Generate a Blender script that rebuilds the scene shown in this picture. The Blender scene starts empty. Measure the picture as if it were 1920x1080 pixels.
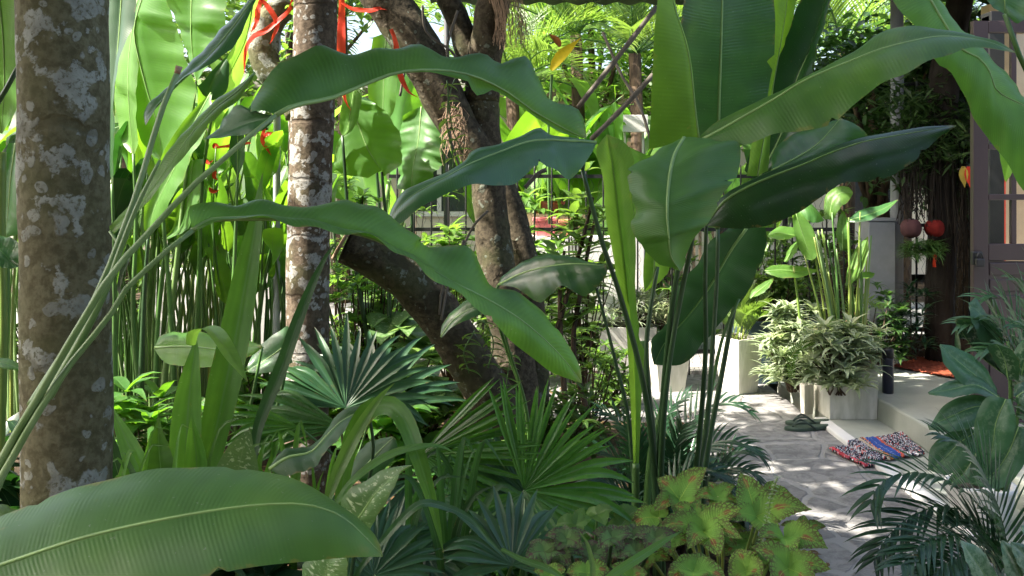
import bpy, math, random
from mathutils import Vector, noise
R = math.radians
sc = bpy.context.scene
# ---------------------------------------------------------------- camera, sky, sun, exposure
F = 1700.0; CAM_H = 1.45; HOR = 350.0
cd = bpy.data.cameras.new('camera'); cam = bpy.data.objects.new('camera', cd); sc.collection.objects.link(cam)
cd.sensor_width = 36.0; cd.lens = 36.0 * F / 1920.0; cd.shift_y = -(540 - HOR) / 1920.0
cd.clip_start = 0.05; cd.clip_end = 400.0
cam.location = (0, 0, CAM_H); cam.rotation_euler = (R(90), 0, 0); sc.camera = cam
SUN = Vector((-0.70, -0.16, 0.84)).normalized()
w = bpy.data.worlds.new('World'); sc.world = w; w.use_nodes = True
nt = w.node_tree; nt.nodes.clear()
sky = nt.nodes.new('ShaderNodeTexSky'); sky.sky_type = 'NISHITA'; sky.sun_disc = False
sky.sun_elevation = math.asin(SUN.z); sky.sun_rotation = math.atan2(SUN.x, SUN.y)
sky.dust_density = 6.0; sky.ozone_density = 1.0
bg = nt.nodes.new('ShaderNodeBackground'); bg.inputs[1].default_value = 0.14
wo = nt.nodes.new('ShaderNodeOutputWorld')
nt.links.new(sky.outputs[0], bg.inputs[0]); nt.links.new(bg.outputs[0], wo.inputs[0])
sl = bpy.data.lights.new('sun', 'SUN'); sl.energy = 5.0; sl.angle = R(0.53); sl.color = (1.0, 0.93, 0.82)
so = bpy.data.objects.new('sun', sl); sc.collection.objects.link(so)
so.rotation_euler = (-SUN).to_track_quat('-Z', 'Y').to_euler()
sc.view_settings.view_transform = 'Standard'; sc.view_settings.look = 'None'
sc.view_settings.exposure = 2.1; sc.view_settings.gamma = 1.0
sc.cycles.max_bounces = 7; sc.cycles.transmission_bounces = 5; sc.cycles.transparent_max_bounces = 6

# ---------------------------------------------------------------- helpers
C = sc.collection
def P(px, py, Y):
    return Vector(((px - 960.0) / F * Y, Y, CAM_H - (py - HOR) / F * Y))
def G(px, py, z=0.0):                     # ground point under a pixel
    Y = (CAM_H - z) * F / (py - HOR); return P(px, py, Y)

class MB:
    def __init__(s): s.v = []; s.f = []; s.uv = []; s.mi = []
    def grid(s, rows, uvs, mi=0):
        b = len(s.v); n = len(rows); m = len(rows[0])
        for r, q in zip(rows, uvs):
            s.v += [tuple(p) for p in r]; s.uv += q
        for i in range(n - 1):
            for j in range(m - 1):
                a = b + i * m + j; s.f.append((a, a + 1, a + m + 1, a + m)); s.mi.append(mi)
    def tube(s, pts, rad, seg=8, mi=0, cap=True):
        pts = [Vector(p) for p in pts]; n = len(pts)
        if not hasattr(rad, '__len__'): rad = [rad] * n
        b = len(s.v); ref = Vector((0.13, -0.99, 0.05))
        L = 0.0
        for i, p in enumerate(pts):
            t = (pts[min(i + 1, n - 1)] - pts[max(i - 1, 0)])
            t = t.normalized() if t.length > 1e-9 else Vector((0, 0, 1))
            x = t.cross(ref)
            if x.length < .05: x = t.cross(Vector((1, 0, 0)))
            x.normalize(); y = x.cross(t); ref = y.copy() * 1.0
            ref = -t.cross(x)
            if i: L += (p - pts[i - 1]).length
            for k in range(seg):
                a = 2 * math.pi * k / seg
                s.v.append(tuple(p + x * math.cos(a) * rad[i] + y * math.sin(a) * rad[i])); s.uv.append((L, k / seg))
            ref = Vector((0.13, -0.99, 0.05)) if abs(t.dot(Vector((0.13, -0.99, 0.05)))) < .95 else Vector((1, 0, 0))
        for i in range(n - 1):
            for k in range(seg):
                a = b + i * seg + k; c = b + i * seg + (k + 1) % seg
                s.f.append((a, c, c + seg, a + seg)); s.mi.append(mi)
        if cap:
            s.f.append(tuple(b + k for k in range(seg))[::-1]); s.mi.append(mi)
            s.f.append(tuple(b + (n - 1) * seg + k for k in range(seg))); s.mi.append(mi)
    def box(s, lo, hi, mi=0, rz=0.0, taper=1.0):
        b = len(s.v); cx = (lo[0] + hi[0]) / 2; cy = (lo[1] + hi[1]) / 2
        for z in (lo[2], hi[2]):
            k = taper if z == lo[2] else 1.0
            for x, y in ((lo[0], lo[1]), (hi[0], lo[1]), (hi[0], hi[1]), (lo[0], hi[1])):
                dx = (x - cx) * k; dy = (y - cy) * k
                s.v.append((cx + dx * math.cos(rz) - dy * math.sin(rz), cy + dx * math.sin(rz) + dy * math.cos(rz), z)); s.uv.append((x, z))
        for q in ((0, 3, 2, 1), (4, 5, 6, 7), (0, 1, 5, 4), (1, 2, 6, 5), (2, 3, 7, 6), (3, 0, 4, 7)):
            s.f.append(tuple(b + k for k in q)); s.mi.append(mi)
    def lathe(s, c, prof, seg=24, mi=0):
        b = len(s.v)
        for r, z in prof:
            for k in range(seg):
                a = 2 * math.pi * k / seg
                s.v.append((c[0] + r * math.cos(a), c[1] + r * math.sin(a), c[2] + z)); s.uv.append((k / seg, z))
        for i in range(len(prof) - 1):
            for k in range(seg):
                a = b + i * seg + k; d = b + i * seg + (k + 1) % seg
                s.f.append((a, d, d + seg, a + seg)); s.mi.append(mi)
        s.f.append(tuple(b + k for k in range(seg))[::-1]); s.mi.append(mi)
        s.f.append(tuple(b + (len(prof) - 1) * seg + k for k in range(seg))); s.mi.append(mi)
    def build(s, name, mat, parent=None, smooth=True, bevel=0, mats=None):
        me = bpy.data.meshes.new(name)
        off = wloc(parent) if parent else Vector((0, 0, 0))
        if not parent and s.v:
            xs = [p[0] for p in s.v]; ys = [p[1] for p in s.v]; zs = [p[2] for p in s.v]
            off = Vector(((min(xs) + max(xs)) / 2, (min(ys) + max(ys)) / 2, min(zs)))
        me.from_pydata([(p[0] - off.x, p[1] - off.y, p[2] - off.z) for p in s.v], [], s.f)
        ul = me.uv_layers.new(name='UVMap'); lv = [0] * len(me.loops); me.loops.foreach_get('vertex_index', lv)
        fl = [c for i in lv for c in s.uv[i]]; ul.data.foreach_set('uv', fl)
        for m in (mats or [mat]): me.materials.append(m)
        if mats: me.polygons.foreach_set('material_index', s.mi)
        me.polygons.foreach_set('use_smooth', [smooth] * len(me.polygons)); me.update()
        o = bpy.data.objects.new(name, me); C.objects.link(o)
        if parent: o.parent = parent
        else: o.location = off
        if bevel:
            bv = o.modifiers.new('bevel', 'BEVEL'); bv.width = bevel; bv.segments = 2; bv.limit_method = 'ANGLE'
        return o
def wloc(o):
    l = Vector((0, 0, 0))
    while o: l += o.location; o = o.parent
    return l
def tag(o, label=None, cat=None, group=None, kind=None):
    if label: o['label'] = label
    if cat: o['category'] = cat
    if group: o['group'] = group
    if kind: o['kind'] = kind
    return o
def thing(name, label, cat, loc, group=None):
    o = bpy.data.objects.new(name, None); C.objects.link(o); o.location = Vector(loc); o.empty_display_size = .1
    return tag(o, label, cat, group)

def pp(s): return [tuple(float(c) for c in q.split(',')) for q in s.split()]
def cr(pts, n):                          # Catmull-Rom through pts, n+1 samples by chord length
    pts = [Vector(p) for p in pts]
    if len(pts) == 1: pts = pts * 2
    d = [0.0]
    for a, b in zip(pts, pts[1:]): d.append(d[-1] + max((b - a).length, 1e-6))
    out = []; k = 0
    for i in range(n + 1):
        t = d[-1] * i / n
        while k < len(pts) - 2 and t > d[k + 1]: k += 1
        u = (t - d[k]) / (d[k + 1] - d[k]); p1, p2 = pts[k], pts[k + 1]
        p0 = pts[k - 1] if k else p1 * 2 - p2
        p3 = pts[k + 2] if k + 2 < len(pts) else p2 * 2 - p1
        s1 = (p2 - p0) * ((d[k + 1] - d[k]) / ((p2 - p1).length + (p1 - p0).length))
        s2 = (p3 - p1) * ((d[k + 1] - d[k]) / ((p3 - p2).length + (p2 - p1).length))
        u2 = u * u; u3 = u2 * u
        out.append(p1 * (2 * u3 - 3 * u2 + 1) + s1 * (u3 - 2 * u2 + u) + p2 * (-2 * u3 + 3 * u2) + s2 * (u3 - u2))
    return out
def li(Y, t):
    if not hasattr(Y, '__len__'): return Y
    x = t * (len(Y) - 1); i = min(int(x), len(Y) - 2); return Y[i] + (Y[i + 1] - Y[i]) * (x - i)
def curve3(s, Y, n):                     # pixel path + depths -> 3D points
    pts = [Vector((x, y, 0)) for x, y in pp(s)]
    return [P(q.x, q.y, li(Y, i / n)) for i, q in enumerate(cr(pts, n))]

def hero(parent, A, M, B, Y, da=0.0, db=0.0, mat=None, n=44, m=6, bulge=.10, ruf=.02, rib=.0035, seed=0, name='leaf', label=None, ribmat=None):
    """a broad leaf from its two margins and its midrib, each at its own distance"""
    a, c, b = [[Vector((q.x, q.y, 0)) for q in cr([Vector((x, y, 0)) for x, y in pp(s)], n)] for s in (A, M, B)]
    rows = []; uvs = []; mid = []; rnd = random.Random(seed); nick = {(rnd.randint(int(n * .25), n - 4), rnd.choice((-1, 1))): rnd.uniform(.05, .20) for _ in range(4)} if n >= 40 else {}
    ph = rnd.random() * 6; k1 = rnd.uniform(18, 26)
    for i in range(n + 1):
        t = i / n; y0 = li(Y, t); e = math.sin(math.pi * min(max(t, .0), 1.0)) ** .6 if 0 < t < 1 else 0
        m3 = P(c[i].x, c[i].y, y0); a3 = P(a[i].x, a[i].y, y0 + li(da, t) * e); b3 = P(b[i].x, b[i].y, y0 + li(db, t) * e)
        j0 = max(i - 1, 0); j1 = min(i + 1, n)
        T = P(c[j1].x, c[j1].y, li(Y, j1 / n)) - P(c[j0].x, c[j0].y, li(Y, j0 / n))
        T = T.normalized() if T.length > 1e-8 else Vector((0, 0, 1))
        row = []; uv = []
        for s in range(-m, m + 1):
            q = abs(s) / m; E = (a3 if s < 0 else b3) - m3
            N = T.cross(E)
            if N.length > 1e-8: N.normalize()
            if N.z < 0: N = -N
            W = E.length
            if q > .99 and nick.get((i, -1 if s < 0 else 1)): q -= nick[(i, -1 if s < 0 else 1)]
            p = m3 + E * q + N * W * (bulge * math.sin(math.pi * q) + ruf * 2 * q * q * math.sin(k1 * t + ph + (2 if s < 0 else 0)) + ruf * q * math.sin(53 * t + ph))
            row.append(p); uv.append((t, .5 + .5 * s / m))
        rows.append(row); uvs.append(uv); mid.append(m3)
    mb = MB(); mb.grid(rows, uvs); o = mb.build(name, mat, parent)
    if rib:
        r = MB(); r.tube([p for p in mid[::2]], [rib * 1.2 * (1.25 - 1.1 * i / (n / 2)) for i in range(len(mid[::2]))], 6)
        r.build('midrib', ribmat or M_rib, o)
    if label: o['label'] = label
    return o

PROF = {
 'paddle': lambda t: min(1, (math.sin(math.pi * min(t * 1.15 + .02, 1)) if t > .85 else 1) * (min(1, t * 5.0) ** .6) * (1 - max(0, (t - .55) / .45) ** 2.2)),
 'lance': lambda t: math.sin(math.pi * (t * .93 + .05) ** .8) ** .9 * (1 - t ** 4),
 'ovate': lambda t: (math.sin(math.pi * (min(1, t + .03)) ** .62)) ** .75 if t < 1 else 0.0,
 'strap': lambda t: (.55 + .45 * min(1, t * 2.5)) * (1 - max(0, (t - .45) / .55) ** 2),
 'needle': lambda t: min(1, .35 + t * 4) * (1 - t ** 1.6)}
def blade(mb, pts, W, nrm, prof='lance', fold=.25, m=2, serr=0, curl=0.0, ruf=0.0, ph=0.0, twist=0.0, v0=0.0):
    """ribbon leaf along 3D points; W half width; nrm = the way its face looks"""
    n = len(pts) - 1; rows = []; uvs = []; f = PROF[prof]; nrm = Vector(nrm)
    for i in range(n + 1):
        t = i / n; T = (pts[min(i + 1, n)] - pts[max(i - 1, 0)])
        T = T.normalized() if T.length > 1e-9 else Vector((0, 0, 1))
        S = T.cross(nrm)
        if S.length < 1e-4: S = T.cross(Vector((1, .2, 0)))
        S.normalize()
        if twist:
            N0 = S.cross(T); a = twist * t; S = S * math.cos(a) + N0 * math.sin(a)
        N = S.cross(T); w = W * max(f(t), .012)
        if serr: w *= 1 - .10 * (i % 2)
        row = []; uv = []
        for s in range(-m, m + 1):
            q = s / m; aq = abs(q)
            row.append(pts[i] + S * (w * q) + N * (w * (fold * aq - curl * aq * aq) + W * ruf * aq * aq * math.sin(17 * t + ph + (1.5 if s < 0 else 0))))
            uv.append((t, .5 + .5 * q))
        rows.append(row); uvs.append(uv)
    mb.grid(rows, uvs)
def arc(base, az, el, L, droop, n=10, wob=0.0, rnd=None):
    """a curve leaving base at azimuth/elevation, bending down by droop radians in all"""
    p = Vector(base); pts = [p.copy()]; e = el; a = az
    for i in range(n):
        d = Vector((math.cos(e) * math.cos(a), math.cos(e) * math.sin(a), math.sin(e)))
        p = p + d * (L / n); pts.append(p.copy()); e -= droop / n * (0.4 + 1.2 * i / n)
        if rnd and wob: a += rnd.uniform(-wob, wob); e += rnd.uniform(-wob, wob) * .5
    return pts

# ---------------------------------------------------------------- materials
def nm(name):
    m = bpy.data.materials.new(name); m.use_nodes = True; t = m.node_tree; t.nodes.clear()
    out = t.nodes.new('ShaderNodeOutputMaterial'); return m, t, out
def nd(t, typ, **k):
    n = t.nodes.new(typ)
    for a, b in k.items(): setattr(n, a, b)
    return n
def con(t, sock, v):
    if hasattr(v, 'is_output') or isinstance(v, bpy.types.NodeSocket): t.links.new(v, sock)
    else:
        if isinstance(v, (tuple, list)) and len(v) == 3 and sock.type == 'RGBA': v = (*v, 1)
        sock.default_value = v
def mth(t, op, a, b=0.0, c=0.0, clamp=False):
    n = nd(t, 'ShaderNodeMath', operation=op, use_clamp=clamp)
    con(t, n.inputs[0], a); con(t, n.inputs[1], b); con(t, n.inputs[2], c); return n.outputs[0]
def sstep(t, x, lo, hi):
    n = nd(t, 'ShaderNodeMapRange', interpolation_type='SMOOTHSTEP'); con(t, n.inputs[0], x)
    n.inputs[1].default_value = lo; n.inputs[2].default_value = hi; return n.outputs[0]
def mix(t, f, a, b, mode='MIX'):
    n = nd(t, 'ShaderNodeMix', data_type='RGBA', blend_type=mode); con(t, n.inputs[0], f); con(t, n.inputs[6], a); con(t, n.inputs[7], b); return n.outputs[2]
def noi(t, vec, scale, detail=4, rough=.55, dist=0.0):
    n = nd(t, 'ShaderNodeTexNoise'); n.inputs['Scale'].default_value = scale; n.inputs['Detail'].default_value = detail
    n.inputs['Roughness'].default_value = rough; n.inputs['Distortion'].default_value = dist
    if vec is not None: t.links.new(vec, n.inputs['Vector'])
    return n
def objc(t, scale=(1, 1, 1), which='Object'):
    tc = nd(t, 'ShaderNodeTexCoord'); mp = nd(t, 'ShaderNodeMapping'); mp.inputs['Scale'].default_value = scale
    t.links.new(tc.outputs[which], mp.inputs[0]); return mp.outputs[0]
def bump(t, h, strength=.4, dist=.01, nrm=None):
    b = nd(t, 'ShaderNodeBump'); b.inputs['Strength'].default_value = strength; b.inputs['Distance'].default_value = dist
    t.links.new(h, b.inputs['Height'])
    if nrm: t.links.new(nrm, b.inputs['Normal'])
    return b.outputs[0]
def bsdf(t, col, rough, spec=.5, nrm=None, metal=0.0):
    p = nd(t, 'ShaderNodeBsdfPrincipled'); con(t, p.inputs['Base Color'], col); con(t, p.inputs['Roughness'], rough)
    p.inputs['Specular IOR Level'].default_value = spec; p.inputs['Metallic'].default_value = metal
    if nrm: t.links.new(nrm, p.inputs['Normal'])
    return p
def leaf_mat(name, col, trans, rib=(.22, .34, .10), rough=.38, vein=110, slope=.25, under=None, tr=.38, var=.35, ribw=.035, veinamp=.16, blem=.5, bumpd=.0008, extra=None, spec=.38):
    m, t, out = nm(name)
    uv = nd(t, 'ShaderNodeUVMap'); sp = nd(t, 'ShaderNodeSeparateXYZ'); t.links.new(uv.outputs[0], sp.inputs[0]); u, v = sp.outputs[0], sp.outputs[1]
    av = mth(t, 'MULTIPLY', mth(t, 'ABSOLUTE', mth(t, 'SUBTRACT', v, .5)), 2.0)
    ob = objc(t); oi = nd(t, 'ShaderNodeObjectInfo'); n1 = noi(t, ob, 5.0, 3); n2 = noi(t, ob, 30.0, 4)
    jit = mth(t, 'MULTIPLY', mth(t, 'SUBTRACT', n1.outputs[0], .5), .02)
    vs = mth(t, 'SINE', mth(t, 'MULTIPLY', mth(t, 'ADD', mth(t, 'SUBTRACT', u, mth(t, 'MULTIPLY', av, slope / 6)), jit), vein * 1.25 * 6.283))
    vs2 = mth(t, 'SINE', mth(t, 'MULTIPLY', mth(t, 'SUBTRACT', u, mth(t, 'MULTIPLY', av, slope / 6)), vein * 1.7))
    n3 = noi(t, ob, 17.0, 3)
    vv = mth(t, 'ADD', mth(t, 'MULTIPLY', mth(t, 'MULTIPLY', vs, sstep(t, n3.outputs[0], .3, .7)), .6), mth(t, 'MULTIPLY', mth(t, 'SINE', mth(t, 'ADD', mth(t, 'MULTIPLY', mth(t, 'SUBTRACT', u, mth(t, 'MULTIPLY', av, slope / 6)), vein * 1.1), mth(t, 'MULTIPLY', n1.outputs[0], 9))), .35))
    br = mth(t, 'ADD', 1.0, mth(t, 'MULTIPLY', vv, veinamp * .5))
    br = mth(t, 'MULTIPLY', br, mth(t, 'ADD', 1 - var, mth(t, 'MULTIPLY', oi.outputs['Random'], var * 1.4)))
    br = mth(t, 'MULTIPLY', br, mth(t, 'ADD', .50, mth(t, 'MULTIPLY', n1.outputs[0], 1.0)))
    base = mix(t, 1.0, col, nd(t, 'ShaderNodeCombineColor').outputs[0], 'MULTIPLY'); cc = base.node.inputs[7].links[0].from_node
    for k in range(3): t.links.new(br, cc.inputs[k])
    base = mix(t, mth(t, 'MULTIPLY', sstep(t, n1.outputs[0], .45, .8), .35), base, (col[0] * 2.2, col[1] * 1.25, col[2] * .6))
    if extra: base = extra(t, base, u, v, av, n1, n2, ob)
    rm = mth(t, 'SUBTRACT', 1.0, sstep(t, av, ribw * .4, ribw))
    base = mix(t, mth(t, 'MULTIPLY', rm, .85), base, rib)
    if blem:
        bm = mth(t, 'MULTIPLY', sstep(t, mth(t, 'ADD', n2.outputs[0], mth(t, 'MULTIPLY', sstep(t, av, .84, 1.0), .19)), .68, .78), blem)
        base = mix(t, bm, base, (.26, .17, .05))
        tp = sstep(t, mth(t, 'ADD', u, mth(t, 'MULTIPLY', mth(t, 'SUBTRACT', n2.outputs[0], .5), .16)), .955, 1.0); base = mix(t, mth(t, 'MULTIPLY', tp, blem * 1.3, clamp=True), base, (.24, .17, .07))
        ds = sstep(t, noi(t, ob, 160, 2, .6).outputs[0], .70, .74); base = mix(t, mth(t, 'MULTIPLY', ds, .35), base, (.42, .45, .36))
    gm = nd(t, 'ShaderNodeNewGeometry')
    un = under or tuple(min(1, c * 1.3 + .015) for c in col)
    un2 = mix(t, .35, un, base)
    basef = mix(t, gm.outputs['Backfacing'], base, un2)
    h = mth(t, 'ADD', mth(t, 'MULTIPLY', vv, .5), mth(t, 'MULTIPLY', n2.outputs[0], .6))
    nr = bump(t, h, .5, bumpd)
    rg = mth(t, 'ADD', rough - .06, mth(t, 'MULTIPLY', n2.outputs[0], .14))
    p = bsdf(t, basef, rg, spec, nr)
    tl = nd(t, 'ShaderNodeBsdfTranslucent'); t.links.new(nr, tl.inputs['Normal'])
    tcol = mix(t, 1.0, trans, cc.outputs[0], 'MULTIPLY'); t.links.new(mix(t, mth(t, 'MULTIPLY', rm, .6), tcol, (.10, .16, .04)), tl.inputs[0])
    ms = nd(t, 'ShaderNodeMixShader'); ms.inputs[0].default_value = tr
    t.links.new(p.outputs[0], ms.inputs[1]); t.links.new(tl.outputs[0], ms.inputs[2]); t.links.new(ms.outputs[0], out.inputs[0]); return m
def plain(name, col, rough=.6, spec=.4, var=.25, scale=14, bs=.2, bd=.004, col2=None, metal=0.0, stretch=(1, 1, 1), detail=5):
    m, t, out = nm(name); ob = objc(t, stretch); n = noi(t, ob, scale, detail); n2 = noi(t, ob, scale * 6, 3)
    c2 = col2 or tuple(c * (1 - var) for c in col)
    f = sstep(t, mth(t, 'ADD', mth(t, 'MULTIPLY', n.outputs[0], .8), mth(t, 'MULTIPLY', n2.outputs[0], .2)), .35, .65)
    base = mix(t, f, col, c2); h = mth(t, 'ADD', n.outputs[0], mth(t, 'MULTIPLY', n2.outputs[0], .5))
    p = bsdf(t, base, mth(t, 'ADD', rough - .08, mth(t, 'MULTIPLY', n.outputs[0], .16)), spec, bump(t, h, bs, bd), metal)
    t.links.new(p.outputs[0], out.inputs[0]); return m
def lichen_bark(name, dark, mid, lich, amount=.5, ring=9.0, sc_=9.0):
    m, t, out = nm(name); ob = objc(t); n0 = noi(t, ob, 6, 4)
    dv = mix(t, .09, ob, n0.outputs[1])
    vo = nd(t, 'ShaderNodeTexVoronoi'); vo.inputs['Scale'].default_value = sc_; t.links.new(dv, vo.inputs[0])
    vo2 = nd(t, 'ShaderNodeTexVoronoi'); vo2.inputs['Scale'].default_value = sc_ * 2.6; t.links.new(dv, vo2.inputs[0])
    nb = noi(t, ob, 3.2, 3); nf = noi(t, ob, 45, 5, .65); ng = noi(t, ob, 18, 4)
    sel = nd(t, 'ShaderNodeSeparateColor'); t.links.new(vo.outputs['Color'], sel.inputs[0])
    sel2 = nd(t, 'ShaderNodeSeparateColor'); t.links.new(vo2.outputs['Color'], sel2.inputs[0])
    rad = mth(t, 'ADD', mth(t, 'MULTIPLY', sel.outputs[0], .5), mth(t, 'MULTIPLY', mth(t, 'SUBTRACT', ng.outputs[0], .5), .9))
    d1 = mth(t, 'SUBTRACT', mth(t, 'ADD', rad, mth(t, 'MULTIPLY', nb.outputs[0], .55)), vo.outputs['Distance'])
    k1 = sstep(t, d1, .58 - amount * .5, .66 - amount * .5)
    d2 = mth(t, 'SUBTRACT', mth(t, 'ADD', mth(t, 'MULTIPLY', sel2.outputs[1], .5), mth(t, 'MULTIPLY', nb.outputs[0], .4)), vo2.outputs['Distance'])
    k2 = sstep(t, d2, .45 - amount * .35, .50 - amount * .35)
    np_ = noi(t, ob, sc_ * 1.1, 6, .58, .1); k3 = sstep(t, mth(t, 'ADD', np_.outputs[0], mth(t, 'MULTIPLY', mth(t, 'SUBTRACT', nb.outputs[0], .5), .5)), .732 - amount * .3, .762 - amount * .3)
    kk = mth(t, 'MAXIMUM', mth(t, 'MAXIMUM', k1, k3), mth(t, 'MULTIPLY', k2, .8))
    kk = mth(t, 'MULTIPLY', kk, mth(t, 'SUBTRACT', 1.0, mth(t, 'MULTIPLY', sstep(t, noi(t, ob, 85, 4, .7).outputs[0], .52, .62), .75)))
    bark = mix(t, sstep(t, nf.outputs[0], .35, .65), dark, mid)
    bark = mix(t, mth(t, 'MULTIPLY', sstep(t, nb.outputs[0], .5, .65), .5), bark, (.075, .085, .035))
    spz = nd(t, 'ShaderNodeSeparateXYZ'); t.links.new(ob, spz.inputs[0])
    rg = mth(t, 'SINE', mth(t, 'ADD', mth(t, 'MULTIPLY', spz.outputs[2], ring * 6.283), mth(t, 'MULTIPLY', n0.outputs[0], 2.5)))
    rgm = sstep(t, rg, .975, 1.0)
    lc = mix(t, sstep(t, ng.outputs[0], .35, .7), lich, tuple(c * .62 for c in lich))
    lc = mix(t, mth(t, 'MULTIPLY', sstep(t, nf.outputs[0], .55, .75), .45), lc, mid)
    base = mix(t, mth(t, 'MULTIPLY', kk, .82), bark, lc); base = mix(t, mth(t, 'MULTIPLY', rgm, .55), base, dark)
    h = mth(t, 'ADD', mth(t, 'ADD', mth(t, 'MULTIPLY', nf.outputs[0], .8), mth(t, 'MULTIPLY', kk, .25)), mth(t, 'MULTIPLY', rgm, -.6))
    p = bsdf(t, base, .88, .2, bump(t, h, .8, .008)); t.links.new(p.outputs[0], out.inputs[0]); return m

M_rib = plain('rib_green', (.22, .36, .11), .45, .4, .2)
M_ban = leaf_mat('broad_leaf', (.064, .168, .040), (.18, .44, .02), vein=70, veinamp=.24, bumpd=.0012, rough=.40, rib=(.16, .30, .10))
M_banbig = leaf_mat('broad_leaf_near', (.066, .170, .048), (.18, .44, .02), vein=105, rough=.42, rib=(.20, .34, .10), veinamp=.20, bumpd=.0006)
M_banb = leaf_mat('broad_leaf_blue', (.036, .112, .036), (.09, .30, .02), vein=80, rough=.30, spec=.55, veinamp=.24, bumpd=.0012, rib=(.18, .30, .13), tr=.28)
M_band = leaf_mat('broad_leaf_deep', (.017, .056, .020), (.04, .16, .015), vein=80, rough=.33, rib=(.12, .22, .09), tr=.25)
M_bany = leaf_mat('broad_leaf_young', (.10, .22, .045), (.26, .50, .05), vein=70, rough=.38, rib=(.30, .42, .13), tr=.5)
M_back = leaf_mat('broad_leaf_thin', (.065, .165, .035), (.28, .58, .025), vein=55, rough=.36, rib=(.22, .36, .10), tr=.48)
M_strap = leaf_mat('strap_leaf', (.060, .165, .036), (.20, .48, .03), vein=5, slope=-14, rough=.38, rib=(.11, .26, .07), ribw=.10, veinamp=.3)
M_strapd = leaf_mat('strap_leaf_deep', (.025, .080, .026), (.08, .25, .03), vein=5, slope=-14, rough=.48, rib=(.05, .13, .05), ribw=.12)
M_fan = leaf_mat('fan_leaf', (.050, .150, .030), (.14, .40, .02), vein=3, slope=0, rough=.26, rib=(.06, .15, .06), ribw=.12, blem=.3, tr=.3)
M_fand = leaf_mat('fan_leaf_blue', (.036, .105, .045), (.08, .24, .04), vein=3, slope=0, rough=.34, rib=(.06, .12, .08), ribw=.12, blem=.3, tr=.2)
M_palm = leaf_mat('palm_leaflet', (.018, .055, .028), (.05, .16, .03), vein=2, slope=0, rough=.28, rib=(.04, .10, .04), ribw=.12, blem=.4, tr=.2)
M_palml = leaf_mat('palm_leaflet_light', (.08, .15, .035), (.30, .50, .06), vein=2, slope=0, rough=.35, rib=(.14, .22, .06), ribw=.12, tr=.4)
M_bush = leaf_mat('bush_leaf', (.34, .41, .28), (.40, .52, .20), vein=4, slope=0, rough=.4, rib=(.2, .28, .14), ribw=.15, tr=.35, var=.3)
M_small = leaf_mat('small_leaf', (.07, .15, .035), (.28, .50, .05), vein=4, slope=1, rough=.38, ribw=.08, tr=.4, var=.4)
M_tree = leaf_mat('tree_leaf', (.028, .070, .022), (.10, .24, .03), vein=3, slope=1, rough=.42, ribw=.08, tr=.35, var=.5)
def var_extra(t, base, u, v, av, n1, n2, ob):
    st = noi(t, ob, 1, 3); uvn = nd(t, 'ShaderNodeUVMap'); mp = nd(t, 'ShaderNodeMapping'); mp.inputs['Scale'].default_value = (12, 3, 1); mp.inputs['Rotation'].default_value = (0, 0, .6)
    t.links.new(uvn.outputs[0], mp.inputs[0]); t.links.new(mp.outputs[0], st.inputs['Vector']); st.inputs['Scale'].default_value = 2.2
    k = mth(t, 'MULTIPLY', sstep(t, st.outputs[0], .56, .61), sstep(t, av, .95, .55)); return mix(t, mth(t, 'MULTIPLY', k, .85), base, (.50, .60, .36))
M_dief = leaf_mat('variegated_leaf', (.10, .21, .07), (.30, .50, .12), vein=20, rough=.38, extra=var_extra, blem=.2, rib=(.2, .34, .12))
def spk_extra(t, base, u, v, av, n1, n2, ob):
    n = noi(t, ob, 70, 3, .7); k = mth(t, 'MULTIPLY', sstep(t, n.outputs[0], .5, .6), sstep(t, mth(t, 'ADD', av, mth(t, 'MULTIPLY', n1.outputs[0], .5)), 1.15, .5))
    return mix(t, mth(t, 'MULTIPLY', k, .6), base, (.30, .38, .24))
M_dief2 = leaf_mat('speckled_leaf', (.028, .088, .040), (.08, .24, .05), vein=16, slope=1.2, rough=.3, extra=spk_extra, blem=.3, rib=(.14, .25, .10), tr=.25)
M_agl = leaf_mat('silver_leaf', (.05, .12, .06), (.10, .24, .08), vein=14, slope=1.2, rough=.35, extra=lambda t, b, u, v, av, n1, n2, ob: mix(t, mth(t, 'MULTIPLY', sstep(t, noi(t, ob, 60, 3, .7).outputs[0], .46, .54), .8), b, (.34, .42, .30)), tr=.2)
def col_extra(red, dark):
    def f(t, base, u, v, av, n1, n2, ob):
        # dark vein net plus a red flame along the midrib near the tip
        a = mth(t, 'SINE', mth(t, 'MULTIPLY', mth(t, 'SUBTRACT', u, mth(t, 'MULTIPLY', av, .22)), 56))
        vo = nd(t, 'ShaderNodeTexVoronoi', feature='DISTANCE_TO_EDGE'); vo.inputs['Scale'].default_value = 95; t.links.new(ob, vo.inputs[0])
        net = mth(t, 'MAXIMUM', sstep(t, a, .55, .9), sstep(t, vo.outputs[0], .16, .05))
        edge = sstep(t, mth(t, 'ADD', mth(t, 'MULTIPLY', u, .75), mth(t, 'MULTIPLY', av, .45)), .38, .80)
        base = mix(t, mth(t, 'MULTIPLY', mth(t, 'MULTIPLY', net, edge), .9), base, dark)
        oj = nd(t, 'ShaderNodeObjectInfo'); du = mth(t, 'SUBTRACT', u, mth(t, 'ADD', .48, mth(t, 'MULTIPLY', oj.outputs['Random'], .24))); rr = mth(t, 'ADD', mth(t, 'MULTIPLY', mth(t, 'MULTIPLY', du, du), 22), mth(t, 'MULTIPLY', mth(t, 'MULTIPLY', av, av), 9))
        k = sstep(t, mth(t, 'ADD', rr, mth(t, 'MULTIPLY', noi(t, ob, 55, 4, .7).outputs[0], 2.2)), 1.75, 1.15)
        oi = nd(t, 'ShaderNodeObjectInfo')
        return mix(t, mth(t, 'MULTIPLY', k, .85), base, red)
    return f
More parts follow.
